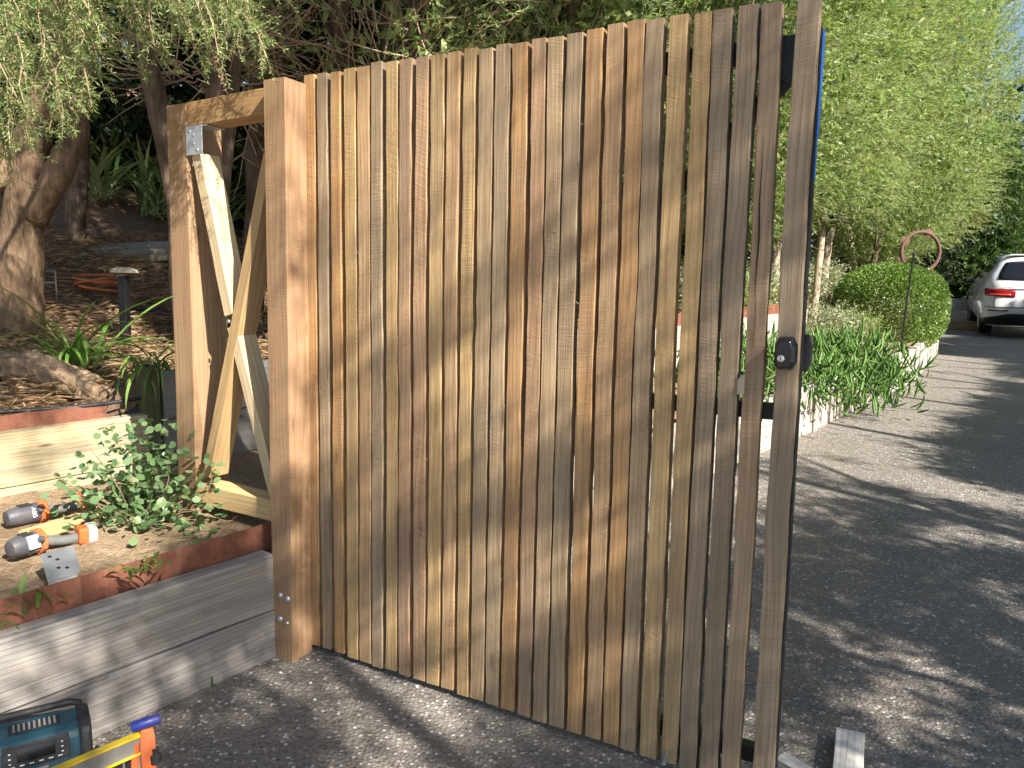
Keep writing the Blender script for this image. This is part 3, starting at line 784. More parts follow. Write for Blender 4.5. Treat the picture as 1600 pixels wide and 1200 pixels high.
def level_tool():
    a = V3(-.955, 1.925, .122); b = V3(-1.256, 1.527, .135)
    d, s, u = rot_basis(a - b); t = thing('spirit_level', (a + b) / 2, 'yellow topped grey spirit level leaning beside the orange clamp', 'spirit level')
    L = np.linalg.norm(a - b); B = np.stack([d, s, u], 1); c = (a + b) / 2
    MB().box(c, (L, .014, .044), B).build('web', M['level_grey'], t)
    MB().box(c + u * .0245, (L, .024, .006), B).build('top_edge', M['level_yellow'], t, bevel=.001)
    MB().box(c - u * .0245, (L, .024, .006), B).build('bottom_edge', M['level_yellow'], t, bevel=.001)
    MB().box(a + d * .002, (.006, .025, .056), B).build('end_cap', M['radio_black'], t, bevel=.001)
level_tool()

def bar_clamp():
    g = float(base(1.95)); c = V3(-.955, 1.915, g)
    t = thing('bar_clamp', c, 'orange bar clamp with a blue pad standing upright on the driveway', 'clamp')
    vx = V3(.85, .50, 0); vx /= np.linalg.norm(vx); vy = V3(.5, -.85, 0); vy /= np.linalg.norm(vy)
    B = np.stack([vx, vy, UP], 1)
    def q(x, y, z): return c + vx * x + vy * y + UP * z
    m = MB(); m.prism([(-.008, 0), (.022, 0), (.026, .09), (.024, .15), (.020, .172), (-.010, .172), (-.014, .14)], q(0, -.009, .0), vx, UP, vy, .022); m.build('body', M['orange'], t, bevel=.003)
    m = MB(); m.prism([(-.040, -.01), (-.026, -.01), (-.018, .06), (-.014, .13), (-.022, .145), (-.034, .12)], q(0, -.006, .0), vx, UP, vy, .018); m.build('trigger', M['orange'], t, bevel=.003)
    MB().box(q(-.016, 0, .07), (.010, .005, .15), B).build('steel_bar', M['galv'], t, bevel=.0006)
    MB().lathe([(-.036, .011), (-.03, .014), (.03, .0145), (.036, .011)], q(.004, .0, .186), vx + UP * .12, 14).build('pad', M['clamp_blue'], t, smooth='auto')
    MB().lathe([(0, .013), (.020, .014), (.024, .008), (.036, .008), (.040, .010)], q(.024, .012, .075), UP, 14).build('release_knob', M['radio_black'], t, smooth='auto')
    m = MB(); m.tube([q(-.052, .004, .05), q(-.052, .004, .125), q(-.046, .004, .140), q(-.03, .004, .148), q(.0, .004, .152)], .0032, 8); m.build('wire_hook', M['screw'], t, smooth='auto')
    MB().tube([q(-.09, .02, .035), q(-.06, .0, .03), q(-.035, -.0, .02)], [.012, .014, .012], 10).build('lower_pad', M['clamp_blue'], t, smooth='auto')
    t2 = thing('clamp', q(-.13, -.12, 0), 'small blue clamp handle behind the yellow spirit level', 'clamp')
    MB().tube([q(-.17, -.10, .012), q(-.13, -.11, .05), q(-.10, -.12, .082)], [.011, .017, .013], 10).build('handle', M['clamp_blue'], t2, smooth='auto')
    MB().lathe([(0, .006), (.05, .006)], q(-.175, -.10, .0), UP, 8).build('screw_end', M['screw'], t2)
bar_clamp()
o = plank('timber_offcut', (1.035, 2.175, float(base(2.18)) + .024), (.86, 1.80, float(base(1.8)) + .024), .078, .045, (.9, -.45, 0), M['pine'], None, (.82, .80, .76), .0006, 6, .002)
props(o, 'pale grey timber block lying on the driveway past the gate end', 'timber offcut')
o = plank('timber_offcut', (.795, 2.085, float(base(2.05)) + .012), (.90, 1.95, float(base(1.95)) + .012), .05, .02, (.8, .6, 0), M['pine'], None, (.70, .70, .68), .0006, 3, .001)
props(o, 'small white timber chip at the foot of the gate end', 'timber offcut')

# ------------------------------------------------------------------ parked car (rear towards the gate)
def make_car():
    az = math.radians(27.0)
    fwd = V3(math.sin(az), math.cos(az), 0); rgt = V3(math.cos(az), -math.sin(az), 0)
    org = V3(10.27, 15.15, 0); org[2] = float(base(16.0))
    t = thing('parked_car', org, 'white sport utility car parked with its rear towards the gate', 'car')
    slope = math.atan2(.056 * fwd[1], 1)
    up = V3(0, 0, 1) - fwd * 0; fw2 = fwd * math.cos(slope) + UP * math.sin(slope)
    upc = np.cross(rgt, fw2); upc = upc if upc[2] > 0 else -upc
    zs = [.22, .34, .46, .60, .75, .92, 1.02, 1.10, 1.20, 1.34, 1.48, 1.58, 1.63, 1.65]
    hw = [.84, .92, .945, .95, .945, .93, .915, .89, .845, .76, .68, .60, .52, .40]
    xr = [.16, .06, .02, .0, .03, .06, .08, .12, .19, .33, .50, .66, .80, 1.05]
    xf = [4.48, 4.58, 4.62, 4.62, 4.56, 4.36, 3.9, 3.25, 3.05, 2.75, 2.45, 2.2, 2.0, 1.8]
    rr = [.25, .28, .30, .32, .34, .36, .36, .35, .34, .33, .32, .30, .28, .22]
    zz = np.linspace(.22, 1.65, 30)
    HW, XR, XF, RR = [np.interp(zz, zs, q) for q in (hw, xr, xf, rr)]
    def W(x, y, z): return org + fw2 * x + rgt * y + upc * z
    def plan(w, x0, x1, r, n=7):
        pts = []
        for (cx, cy, a0) in ((x0 + r, -w + r, math.pi), (x0 + r, w - r, math.pi / 2), (x1 - r, w - r, 0), (x1 - r, -w + r, -math.pi / 2)):
            for k in range(n):
                a = a0 - (0 if False else 0) - math.pi / 2 * k / (n - 1) if True else 0
                pts.append((cx + r * math.cos(a if True else 0), cy + r * math.sin(a)))
        return pts
    def plan2(w, x0, x1, r, n=7):
        pts = []
        for cx, cy, a0 in ((x0 + r, -w + r, math.pi * 1.5), (x0 + r, w - r, math.pi), (x1 - r, w - r, math.pi / 2), (x1 - r, -w + r, 0)):
            for k in range(n):
                a = a0 - math.pi / 2 * k / (n - 1)
                pts.append((cx + r * math.cos(a), cy + r * math.sin(a)))
        return pts
    V = []; n = 28
    for i in range(len(zz)):
        V += [W(x, y, zz[i]) for x, y in plan2(HW[i], XR[i], XF[i], RR[i])]
    F = [(i*n+k, i*n+(k+1) % n, (i+1)*n+(k+1) % n, (i+1)*n+k) for i in range(len(zz)-1) for k in range(n)] + [tuple(range(n))[::-1], tuple(range((len(zz)-1)*n, len(zz)*n))]
    MB().add(V, F).build('body', M['car_white'], t, smooth='auto')
    def rearx(y, z):
        w_, x0, r = np.interp(z, zz, HW), np.interp(z, zz, XR), np.interp(z, zz, RR)
        d = max(0, abs(y) - (w_ - r)); d = min(d, r * .999)
        return x0 + r - math.sqrt(max(0, r * r - d * d))
    def patch(name, mat, yl, yr, zb, zt, ny=16, nz=8, lift=.008, shape=None, parent=t):
        V = []; 
        for j in range(nz + 1):
            f = j / nz
            for i in range(ny + 1):
                g = i / ny
                a, b = (yl(f), yr(f)) if callable(yl) else (yl, yr)
                y = a + (b - a) * g
                lo, hi = (zb(g), zt(g)) if callable(zb) else (zb, zt)
                z = lo + (hi - lo) * f
                V.append(W(rearx(y, z) - lift, y, z))
        m = ny + 1
        F = [(j*m+i, j*m+i+1, (j+1)*m+i+1, (j+1)*m+i) for j in range(nz) for i in range(ny)]
        o = MB().add(V, F).build(name, mat, parent, smooth=True)
        s = o.modifiers.new('thick', 'SOLIDIFY'); s.thickness = .012; s.offset = 0
        return o
    patch('rear_window', M['car_glass'], lambda f: -.70 + .14 * f ** 1.5, lambda f: .70 - .14 * f ** 1.5, lambda g: 1.12 + .02 * (2*g-1)**2, lambda g: 1.50 - .03 * (2*g-1)**4)
    for s in (-1, 1):
        l = patch('tail_light', M['car_red'], lambda f: s * .40, lambda f: s * .905, lambda g: .80 + .02 * g, lambda g: .93 + .035 * g, 10, 5, .010)
        patch('lamp_strip', M['car_red2'], s * .47, s * .86, .825, .86, 8, 2, .016, parent=l)
        patch('side_window', M['car_glass'], s * .80, s * .80, 1.2, 1.2) if False else None
        V = []
        for x, z in ((.75, 1.14), (3.1, 1.14), (2.35, 1.50), (.95, 1.50)):
            w_ = np.interp(z, zz, HW) + .006
            V.append(W(x, s * w_, z))
        MB().add(V, [(0, 1, 2, 3)]).build('side_window', M['car_glass'], t)
        MB().box(W(3.0, s * 1.03, 1.06), (.12, .20, .14), np.stack([fw2, rgt, upc], 1)).build('door_mirror', M['car_black'], t, bevel=.04, seg=3)
        for wx in (.98, 3.80):
            c = W(wx, s * .80, .345)
            wh = MB().lathe([(-.115, .24), (-.12, .32), (-.10, .35), (.10, .35), (.12, .32), (.115, .24)], c, rgt * s, 28).build('wheel', M['rubber'], t, smooth='auto')
            MB().lathe([(.08, .235), (.122, .235), (.10, .05), (.12, .03)], c, rgt * s, 24).build('rim', M['alloy'], wh, smooth='auto')
        patch('reflector', M['car_black'], s * .50, s * .84, .520, .545, 8, 2, .012)
        MB().tube([W(.9, s * .56, 1.66), W(1.6, s * .57, 1.675), W(2.3, s * .56, 1.65)], .018, 8).build('roof_rail', M['car_black'], t, smooth='auto')
    patch('bumper_lower', M['car_black'], lambda f: -.93 + .02 * f, lambda f: .93 - .02 * f, lambda g: .24, lambda g: .47 - .10 * max(0, abs(2*g-1) - .55) * 2.2, 28, 6, .014)
    patch('tailgate_line', M['car_black'], -.72, .72, .945, .957, 12, 1, .003)
    for s in (-1, 1):
        patch('tailgate_seam', M['car_black'], s * .735, s * .743, .60, .80, 1, 6, .003)
    patch('bumper_seam', M['car_black'], -.90, .90, .592, .602, 20, 1, .003)
    pl = patch('number_plate', M['plate'], -.19, .19, .78, .89, 4, 2, .018)
    c = W(rearx(-.10, .835) - .028, -.10, .835)
    put_text('GA', .085, c, rgt, upc, M['white_paint'], pl)
    c = W(rearx(-.52, 1.00) - .014, -.52, 1.005)
    put_text('GLC 250', .05, c, rgt, upc, M['chrome'], t)
    MB().lathe([(0, .045), (.012, .045)], W(rearx(0, 1.02) - .016, 0, 1.02), -fw2, 20).build('badge', M['chrome'], t)
    MB().box(W(.75, 0, 1.625), (.22, 1.0, .022), np.stack([fw2, rgt, upc], 1)).build('roof_spoiler', M['car_white'], t, bevel=.008)
make_car()

# ------------------------------------------------------------------ vegetation helpers
def limb(path, r0, r1, n=10, bump=.12, sub=8):
    """rounded path -> bumpy tapered tube"""
    path = np.array(path, float)
    tt = np.linspace(0, len(path) - 1, (len(path) - 1) * sub + 1)
    P = np.stack([np.interp(tt, np.arange(len(path)), path[:, i]) for i in range(3)], 1)
    for _ in range(3):
        Q = P.copy(); Q[1:-1] = (P[:-2] + P[1:-1] * 2 + P[2:]) / 4; P = Q
    r = np.linspace(r0, r1, len(P)) * (1 + bump * lump(P, 4, 5))
    return P, r
def trunk_obj(name, paths, mat, parent, n=12, rough=.10):
    m = MB()
    for path, r0, r1 in paths:
        P, r = limb(path, r0, r1)
        b = len(m.v); m.tube(P, r, n)
        V = np.array(m.v[b:]); 
        C_ = np.repeat(P, n, 0)[:len(V)]
        d = V - C_; k = 1 + rough * lump(V * np.array([1, 1, .35]), 14, 6) + rough * .6 * lump(V, 31, 7)
        V = C_ + d * k[:, None]
        m.v[b:] = [tuple(q) for q in V]
    return m.build(name, mat, parent, smooth=True)
def crown_points(n, c, rad, zb, zt, face=None, arc=2.0, shell=.55, seed=0, power=2.2, lam=.16):
    """points in the outer shell of a lumpy crown"""
    z = rng.uniform(0, 1, n)
    th = rng.uniform(-arc, arc, n) + (math.atan2(face[1], face[0]) if face is not None else 0) if face is not None else rng.uniform(-math.pi, math.pi, n)
    prof = (1 - np.abs(2 * z - 1) ** power) ** .5
    r = np.asarray(rad) * prof
    ux, uy = np.cos(th), np.sin(th)
    zz = zb + (zt - zb) * z
    P = np.stack([c[0] + ux * r, c[1] + uy * r, zz], 1)
    k = 1 + lam * lump(P, 1.7, seed) + lam * .7 * lump(P, 4.1, seed + 1)
    k = k * (1 - shell * rng.random(n) ** 2.2)
    P[:, 0] = c[0] + ux * r * k; P[:, 1] = c[1] + uy * r * k
    up = (2 * z - 1)
    Dn = np.stack([ux, uy, up * .8 + .35], 1)
    return P, Dn / np.linalg.norm(Dn, axis=1)[:, None]
def crown(parent, mat, n, c, rad, zb, zt, leafL, leafW, k=8, l=.16, face=None, arc=2.0, seed=0, inner=.25, spread=.7, shell=.5, power=2.2, droop=0, name='crown', lam=.16, bigL=None):
    P, D = crown_points(n, c, rad, zb, zt, face, arc, shell, seed, power, lam)
    T = D + rng.normal(size=P.shape) * .45
    parts = [sprays(P, T, l * rng.uniform(.6, 1.4, n), k, leafL, leafW, spread, droop)]
    if inner:
        m = int(n * inner) * 2
        P2, D2 = crown_points(m, c, np.asarray(rad) * .86, zb, zt, face, arc, .5, seed, power, lam)
        parts.append(leaf_quads(P2, rng.normal(size=P2.shape), (bigL or leafL * 2.2) * rng.uniform(.7, 1.3, m), (bigL or leafL * 2.2) * .42))
    V, F = cat(parts)
    me = npmesh(name, V - np.array(parent_world(parent)), F)
    return link(name, me, mat, parent)
def twigs(parent, P, D, l, r, mat, name='twigs', bend=.3, sub=4, sides=3):
    m = MB()
    for p, d, ll in zip(P, D, l):
        d = d / np.linalg.norm(d); q = [p]
        for s in range(sub):
            d = d + rng.normal(0, bend, 3) * .5; d /= np.linalg.norm(d); q.append(q[-1] + d * ll / sub)
        m.tube(q, np.linspace(r, r * .4, sub + 1), sides, cap=False)
    o = m.build(name, mat, parent, fix=False); o['kind'] = 'stuff'
    return o

# ------------------------------------------------------------------ hedge row on the terrace
HFACE = (.72, -.70)
hedge = [  # Y, v, radius, crown bottom, crown top, leaf twigs, lean
    (4.9, 2.5, .85, 2.9, 6.2, 350), (5.9, 2.4, .95, 2.6, 6.2, 700), (7.0, 2.35, 1.15, 2.3, 6.4, 2200),
    (8.1, 2.2, 1.25, 1.95, 6.8, 3400), (9.2, 1.9, 1.4, 1.85, 7.2, 4000), (10.3, 1.65, 1.5, 2.15, 7.6, 4000), (11.5, 1.4, 1.55, 2.15, 7.8, 4000), (12.8, 1.05, 1.7, 1.7, 7.4, 4400), (14.2, 1.05, 1.75, 1.75, 6.9, 4000)]
hl = ['bare twiggy end tree of the clipped hedge row, behind the gate top', 'thin brown branched hedge tree, second from the bare end of the row', 'half leafy hedge tree between the bare trees and the dense ones',
      'dense feathery hedge tree above the gate end', 'dense feathery hedge tree behind the silvery shrubs', 'feathery hedge tree behind the clipped round bush', 'feathery hedge tree above the ring sculpture', 'feathery hedge tree near the parked car', 'last feathery hedge tree of the row, against the sky']
for i, (Y, v, R, zb, zt, n) in enumerate(hedge):
    X = float(Xb(Y)) - v / .785
    zg = ground_z(X, Y); b0 = float(base(Y))
    t = thing('hedge_tree', (X, Y, zg), hl[i], 'tree', 'clipped trees along the terrace')
    pths = []
    for k in range(3 if i < 3 else 2):
        a = rng.uniform(0, 6.28); q = V3(math.cos(a), math.sin(a), 0)
        pths.append(([V3(X, Y, zg - .1) + q * .08, V3(X, Y, zg + .9) + q * .12, V3(X, Y, zg + 2.2) + q * rng.uniform(.25, .5), V3(X, Y, zt - 1.2) + q * .5], rng.uniform(.07, .11) * (1 if i < 3 else .75), .03))
    trunk_obj('trunk', pths, M['bark_b'] if i < 4 else M['bark_c'], t)
    crown(t, M['leaf_hedge'], n, (X, Y), R, b0 + zb - .2, b0 + zt, .066, .0100, 18, .26, HFACE, 2.1, i, inner=1.2, spread=.55, shell=.42, power=3.5, lam=.27, bigL=.10)
    m = 800 if i < 3 else 200
    P, D = crown_points(m, (X, Y), R * .8, b0 + zb - .5, b0 + zt - .5, HFACE, 2.4, .9, i)
    twigs(t, P, D * .6 + np.stack([np.zeros(m), np.zeros(m), np.full(m, .5)], 1) + rng.normal(0, .5, P.shape), rng.uniform(.25, .8, m), .006, M['twig_dry'] if i < 4 else M['twig'], sides=3)

# ------------------------------------------------------------------ big tree on the left with drooping sprays in front
tz = 1.0
tree = thing('paperbark_tree', (-2.98, 4.67, tz), 'forked rough barked tree with drooping needle sprays beside the timber frame', 'tree')
trunk_obj('trunk', [([(-2.98, 4.67, .85), (-2.99, 4.68, 1.35), (-2.96, 4.70, 1.75), (-2.90, 4.72, 2.15), (-2.74, 4.7, 2.5), (-2.45, 4.6, 3.1), (-2.2, 4.3, 4.4)], .135, .07)], M['bark_a'], tree, 18, .14)
trunk_obj('limb', [([(-2.90, 4.70, 1.72), (-2.72, 4.66, 1.95), (-2.60, 4.64, 2.18), (-2.53, 4.62, 2.45), (-2.44, 4.6, 2.9), (-2.3, 4.5, 3.6)], .085, .05),
                  ([(-3.0, 4.7, 1.9), (-3.2, 4.72, 2.2), (-3.45, 4.75, 2.8), (-3.6, 4.7, 3.8)], .10, .05),
                  ([(-2.2, 4.3, 4.4), (-1.4, 3.3, 4.9), (-.4, 2.4, 5.1), (.8, 1.9, 5.3)], .06, .02), ([(-2.45, 4.6, 3.1), (-1.9, 4.2, 3.3), (-1.7, 3.4, 3.25), (-1.6, 2.9, 3.15)], .035, .012)], M['bark_a'], tree, 12, .12)
def needle_sprays(parent):
    us = [-.70, -.66, -.6, -.5, -.42, -.33, -.27]; lo = [.05, .115, .165, .245, .275, .285, .33]
    Bs = []; Ts = []; Ls = []; m = MB()
    nb = 200
    for i in range(nb):
        u = rng.uniform(-.70, -.44) if i < nb * .62 else rng.uniform(-.46, -.28)
        Y = rng.uniform(2.15, 3.3)
        ze = CAM_Z + Y * (np.interp(u, us, lo) + rng.uniform(0, .26) ** 1.0)
        e = V3(u * Y, Y, ze)
        s = e + V3(rng.uniform(-.40, -.08), rng.uniform(.0, .25), rng.uniform(.16, .38))
        k = 9; f = np.linspace(0, 1, k)[:, None]
        path = s * (1 - f) + e * f; path[:, 2] += (.10 * np.sin(np.pi * f[:, 0]) - .02 * f[:, 0])
        path += rng.normal(0, .006, path.shape)
        m.tube(path, np.linspace(.0030, .0012, k), 4, cap=False)
        L = np.linalg.norm(e - s); nt_ = max(6, int(L / .018)); d = e - s; d /= np.linalg.norm(d)
        for j in range(nt_):
            g = (j + rng.random()) / nt_
            if g < .12: continue
            p = np.array([np.interp(g, f[:, 0], path[:, q]) for q in range(3)])
            q = rng.normal(size=3); q -= d * (q @ d); q /= np.linalg.norm(q)
            T = d * .8 + q * .75 + V3(0, 0, -.28)
            Bs.append(p); Ts.append(T / np.linalg.norm(T)); Ls.append(rng.uniform(.05, .15) * (1.15 - .5 * g))
        Bs.append(path[-3]); Ts.append(d + V3(0, 0, -.3)); Ls.append(.12)
    B = np.array(Bs); T = np.array(Ts); T /= np.linalg.norm(T, axis=1)[:, None]; L = np.array(Ls)
    n = len(B); k = 22
    j = (np.arange(k) + .5) / k
    P = B[:, None] + T[:, None] * (L[:, None] * j[None])[..., None]
    P[..., 2] -= .9 * (L[:, None] * j[None]) ** 2
    ref = rng.normal(size=(n, 3)); A = np.cross(T, ref); A /= np.linalg.norm(A, axis=1)[:, None]; C2 = np.cross(T, A)
    ang = np.arange(k) * 2.4
    Q = A[:, None] * np.cos(ang)[None, :, None] + C2[:, None] * np.sin(ang)[None, :, None]
    D = T[:, None] * .62 + Q * .78
    keep = np.ones(n * k, bool)
    V, F = leaf_quads(P.reshape(-1, 3)[keep], D.reshape(-1, 3)[keep], rng.uniform(.012, .020, n * k), .0040)
    me = npmesh('needle_foliage', V - np.array(parent_world(parent)), F); o = link('needle_foliage', me, M['leaf_needle'], parent)
    o['kind'] = 'stuff'
    st = MB()
    for b, t_, l in zip(B, T, L):
        e = b + t_ * l; e = e - V3(0, 0, .9 * l * l)
        st.tube([b, (b + e) / 2 + V3(0, 0, .2 * l * l), e], [.0010, .0008, .0005], 3, cap=False)
    st.build('twigs', M['twig'], parent, fix=False)['kind'] = 'stuff'
    m.build('branchlets', M['twig_dry'], parent, fix=False)['kind'] = 'stuff'
    # a few dead brown sprigs
    db = MB()
    Bd = np.array([[-.985, 2.55, 2.12], [-.96, 2.55, 2.06], [-1.62, 2.6, 1.86]]); dn = []
    dl = []
    for b in Bd:
        for q in range(60):
            g = rng.random(); dl.append((b + V3(.03 * g, 0, -.13 * g), rng.normal(size=3) * .6 + V3(.2, 0, -.6)))
    V, F = leaf_quads(np.array([a for a, _ in dl]), np.array([b for _, b in dl]), .014, .003)
    link('dead_sprigs', npmesh('dead_sprigs', V - np.array(parent_world(parent)), F), M['leaf_dead'], parent)['kind'] = 'stuff'
needle_sprays(tree)

# ------------------------------------------------------------------ foliage that shades the place from above and from across the drive
E1 = V3(math.cos(SUN_AZ) * -1, math.sin(SUN_AZ), 0)          # level, across the sunlight
SV = np.array(SUN)
E2 = np.cross(SV, E1); E2 = E2 if E2[2] > 0 else -E2
if E1[1] < 0: E1 = -E1
def value_noise(a, b, s, seed):
    r = np.random.default_rng(seed); g = r.random((128, 128))
    x, y = a * s + 40, b * s + 40
    i, j = np.floor(x).astype(int), np.floor(y).astype(int); fx, fy = x - i, y - j
    fx = fx * fx * (3 - 2 * fx); fy = fy * fy * (3 - 2 * fy)
    q = lambda u, w: g[u % 128, w % 128]
    return (q(i, j) * (1 - fx) + q(i + 1, j) * fx) * (1 - fy) + (q(i, j + 1) * (1 - fx) + q(i + 1, j + 1) * fx) * fy
def cover(a, b):
    """how leafy the row of trees across the drive is, seen along the sunlight"""
    f = np.where(a < 1.13, np.where(b < 1.85, .86, np.where(b < 2.1, .45, .08)),
        np.where(a < 1.95, 0.0 * b,
        np.where(a < 5.05, 0.0 * b,
        np.where(a < 5.6, np.where(b < 1.2, .22, .05),
        np.where(a < 10.9, np.where(b < np.interp(a, [5.6, 6, 8, 10, 11], [1.25, 1.5, 1.85, 2.1, 2.3]), .95, .03),
        np.where(a < 11.35, .12,
        np.where(a < 13.4, np.where(b < np.interp(a, [11, 13.4], [2.3, 2.8]), .95, .05), np.where(b < 4.1, .96, .2))))))))
    return f
def leaf_clumps(n, a0, a1, b0, b1, fcov, seed, s1=2.6, s2=6.5):
    r = np.random.default_rng(seed)
    a = r.uniform(a0, a1, n); b = r.uniform(b0, b1, n)
    f = np.clip(fcov(a, b), 0, .97)
    nz = value_noise(a, b, s1, seed) * .6 + value_noise(a, b, s2, seed + 1) * .4
    wgt = -np.log(1 - f) / 3.5 * np.clip((nz - .30) * 4.2 * 1.0, 0, 1.9)
    wgt = np.where(f > .9, -np.log(1 - f) / 3.5 * 1.2, wgt)
    keep = r.random(n) < wgt
    return a[keep], b[keep]
def clump_mesh(C0, rad, k, L, W):
    n = len(C0)
    P = C0[:, None] + rng.normal(size=(n, k, 3)) * rad * .55
    D = rng.normal(size=(n, k, 3)) + V3(0, 0, -.3)
    return leaf_quads(P.reshape(-1, 3), D.reshape(-1, 3), L * rng.uniform(.7, 1.3, n * k), W)
a, b = leaf_clumps(18000, .0, 20.5, -.7, 4.4, cover, 5)
def cover_gate(a, b): return np.interp(b, [.4, 1.0, 1.6, 2.2, 2.8, 3.3], [.84, .74, .60, .48, .34, .10]) * np.interp(a, [1.12, 1.3, 1.95], [.75, .95, 1.05])
ag, bg_ = leaf_clumps(2700, 1.13, 1.95, -.7, 3.4, cover_gate, 31, 4.5, 9.5)
def cover_drive(a, b): return np.where(b < 1.15 + .05 * a, .73, .2)
ad, bd = leaf_clumps(8800, 1.95, 5.05, -.7, 2.2, cover_drive, 47, 3.2, 8.5)
fine = np.concatenate([np.zeros(len(a)), np.ones(len(ag) + len(ad))]).astype(bool)
a = np.concatenate([a, ag, ad]); b = np.concatenate([b, bg_, bd])
P = a[:, None] * E1 + b[:, None] * E2
for _ in range(4):
    v = vdist(P[:, 0], P[:, 1]); P = P + ((v + 6.0) / .786)[:, None] * SV
P = P + rng.uniform(-.9, .9, len(P))[:, None] * SV
TREES_A = [-.2, 1.25, 3.1, 4.7, 6.6, 8.6, 10.4, 12.6, 15.0, 17.5, 20.0]
lab = ['thin crowned tree across the drive, nearest the sleeper wall', 'tree across the drive whose crown dapples the gate', 'dense tree across the drive beyond the gate end']
for i, ac in enumerate(TREES_A):
    lo_ = -9 if i == 0 else (TREES_A[i - 1] + ac) / 2; hi_ = 99 if i == len(TREES_A) - 1 else (ac + TREES_A[i + 1]) / 2
    sel = (a >= lo_) & (a < hi_)
    Q = ac * E1 + .6 * E2
    for _ in range(4): Q = Q + (vdist(Q[0], Q[1]) + 6.0) / .786 * SV
    X, Y = Q[0], Q[1]; zg = float(base(Y))
    t = thing('shade_tree', (X, Y, zg), 'leafy tree standing across the driveway', 'tree', 'trees across the driveway')
    top = V3(X, Y, zg + 5.4)
    paths = [([V3(X, Y, zg - .1), V3(X + .1, Y, zg + 1.6), V3(X - .1, Y + .1, zg + 3.4), top], .11, .03)]
    for k in range(6):
        g = rng.uniform(0, 6.28); z0 = zg + rng.uniform(1.8, 3.8); q = V3(math.cos(g), math.sin(g), 0)
        paths.append(([V3(X, Y, z0), V3(X, Y, z0 + .5) + q * .45, V3(X, Y, z0 + 1.0) + q * 1.0], .04, .012))
    trunk_obj('trunk', paths, M['bark_b'], t, 8)
    if sel.sum():
        V, F = cat([clump_mesh(P[s_], *q_) for s_, q_ in ((sel & ~fine, (.13, 46, .085, .03)), (sel & fine, (.085, 26, .060, .023))) if s_.sum()])
        link('crown', npmesh('crown', V - np.array([X, Y, zg]), F), M['leaf_mid'], t)
# canopy overhead on the garden side: part of the big forked tree
def cover2(a, b): return np.where(a < 1.6, np.where(b > 4.65, .9, .02), np.where(b < 4.1, .35, np.where((b > 6.7) & (a < 3.6), .55, .82)))
a2, b2 = leaf_clumps(6000, 1.0, 7.2, 3.75, 9.0, cover2, 9)
c2 = np.maximum((4.9 - .788 * b2) / .616, 2.4) + rng.uniform(-.3, .8, len(a2))
P2 = a2[:, None] * E1 + b2[:, None] * E2 + c2[:, None] * SV
V, F = clump_mesh(P2, .16, 46, .10, .035)
link('crown', npmesh('crown', V - np.array(parent_world(tree)), F), M['leaf_mid'], tree)

# ------------------------------------------------------------------ dark background planting on the left
bgd = [(-7.6, 7.4, 1.5, 4.2), (-6.0, 8.6, 1.6, 4.8), (-4.3, 9.6, 1.6, 4.6), (-2.7, 9.4, 1.4, 4.4), (-1.4, 9.0, 1.2, 4.0), (-.2, 9.6, 1.4, 4.6), (-8.8, 9.8, 2.0, 6.0), (-6.4, 11.6, 2.2, 6.4), (-3.6, 12.4, 2.2, 6.6), (-1.0, 12.2, 2.1, 6.4), (1.4, 12.6, 2.0, 6.6), (-10.5, 7.8, 2.0, 6.5)]
blab = ['dark evergreen shrub at the far side of the forked trunk', 'dark evergreen shrub behind the timber garden bench', 'dark evergreen shrub above the striped strap leaved clumps', 'dark evergreen shrub behind the bracketed timber post', 'dark evergreen shrub seen through the timber brace frame', 'dark evergreen shrub behind the bare hedge trees', 'tall dark tree mass closing the view behind the garden slope']
for i, (X, Y, R, h) in enumerate(bgd):
    zg = ground_z(X, Y)
    t = thing('garden_shrub' if h < 5 else 'background_tree', (X, Y, zg), blab[min(i, 6)], 'shrub' if h < 5 else 'tree', 'dark shrubs on the slope' if h < 5 else 'trees behind the slope')
    trunk_obj('trunk', [([V3(X, Y, zg - .1), V3(X + .1, Y, zg + h * .4), V3(X, Y + .1, zg + h * .75)], .07, .03)], M['bark_b'], t, 8)
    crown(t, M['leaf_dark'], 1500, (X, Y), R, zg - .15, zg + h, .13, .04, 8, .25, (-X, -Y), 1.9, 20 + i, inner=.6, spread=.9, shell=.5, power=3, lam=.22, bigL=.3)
# bare trunks and stems between
tr = [((-2.02, 6.0), .085, (.10, .1), 'dark leaning trunk behind the far timber post'), ((-1.55, 5.6), .06, (-.25, .1), 'slim trunk seen through the timber brace frame'), ((-3.9, 6.9), .09, (.3, 0), 'dark trunk standing behind the timber seat'), ((-1.15, 7.2), .07, (.2, .1), 'thin leaning trunk above the first gate slats')]
for (X, Y), r, (lx, ly), lb in tr:
    zg = ground_z(X, Y)
    t = thing('bare_tree', (X, Y, zg), lb, 'tree')
    trunk_obj('trunk', [([V3(X, Y, zg - .1), V3(X + lx * .3, Y, zg + .9), V3(X + lx * .6, Y + ly, zg + 2.0), V3(X + lx * 1.5, Y + ly, zg + 4.2)], r, r * .55), ([V3(X + lx * .4, Y, zg + 1.3), V3(X + .35, Y - .1, zg + 2.0), V3(X + .5, Y - .1, zg + 3.4)], r * .5, r * .25)], M['bark_b'], t, 12, .14)
    m = 60; P = np.stack([X + rng.normal(0, .25, m), Y + rng.normal(0, .2, m), rng.uniform(zg + 1.2, zg + 3.4, m)], 1)
    twigs(t, P, rng.normal(size=(m, 3)) + V3(0, 0, .2), rng.uniform(.3, .9, m), .006, M['twig_dry'])

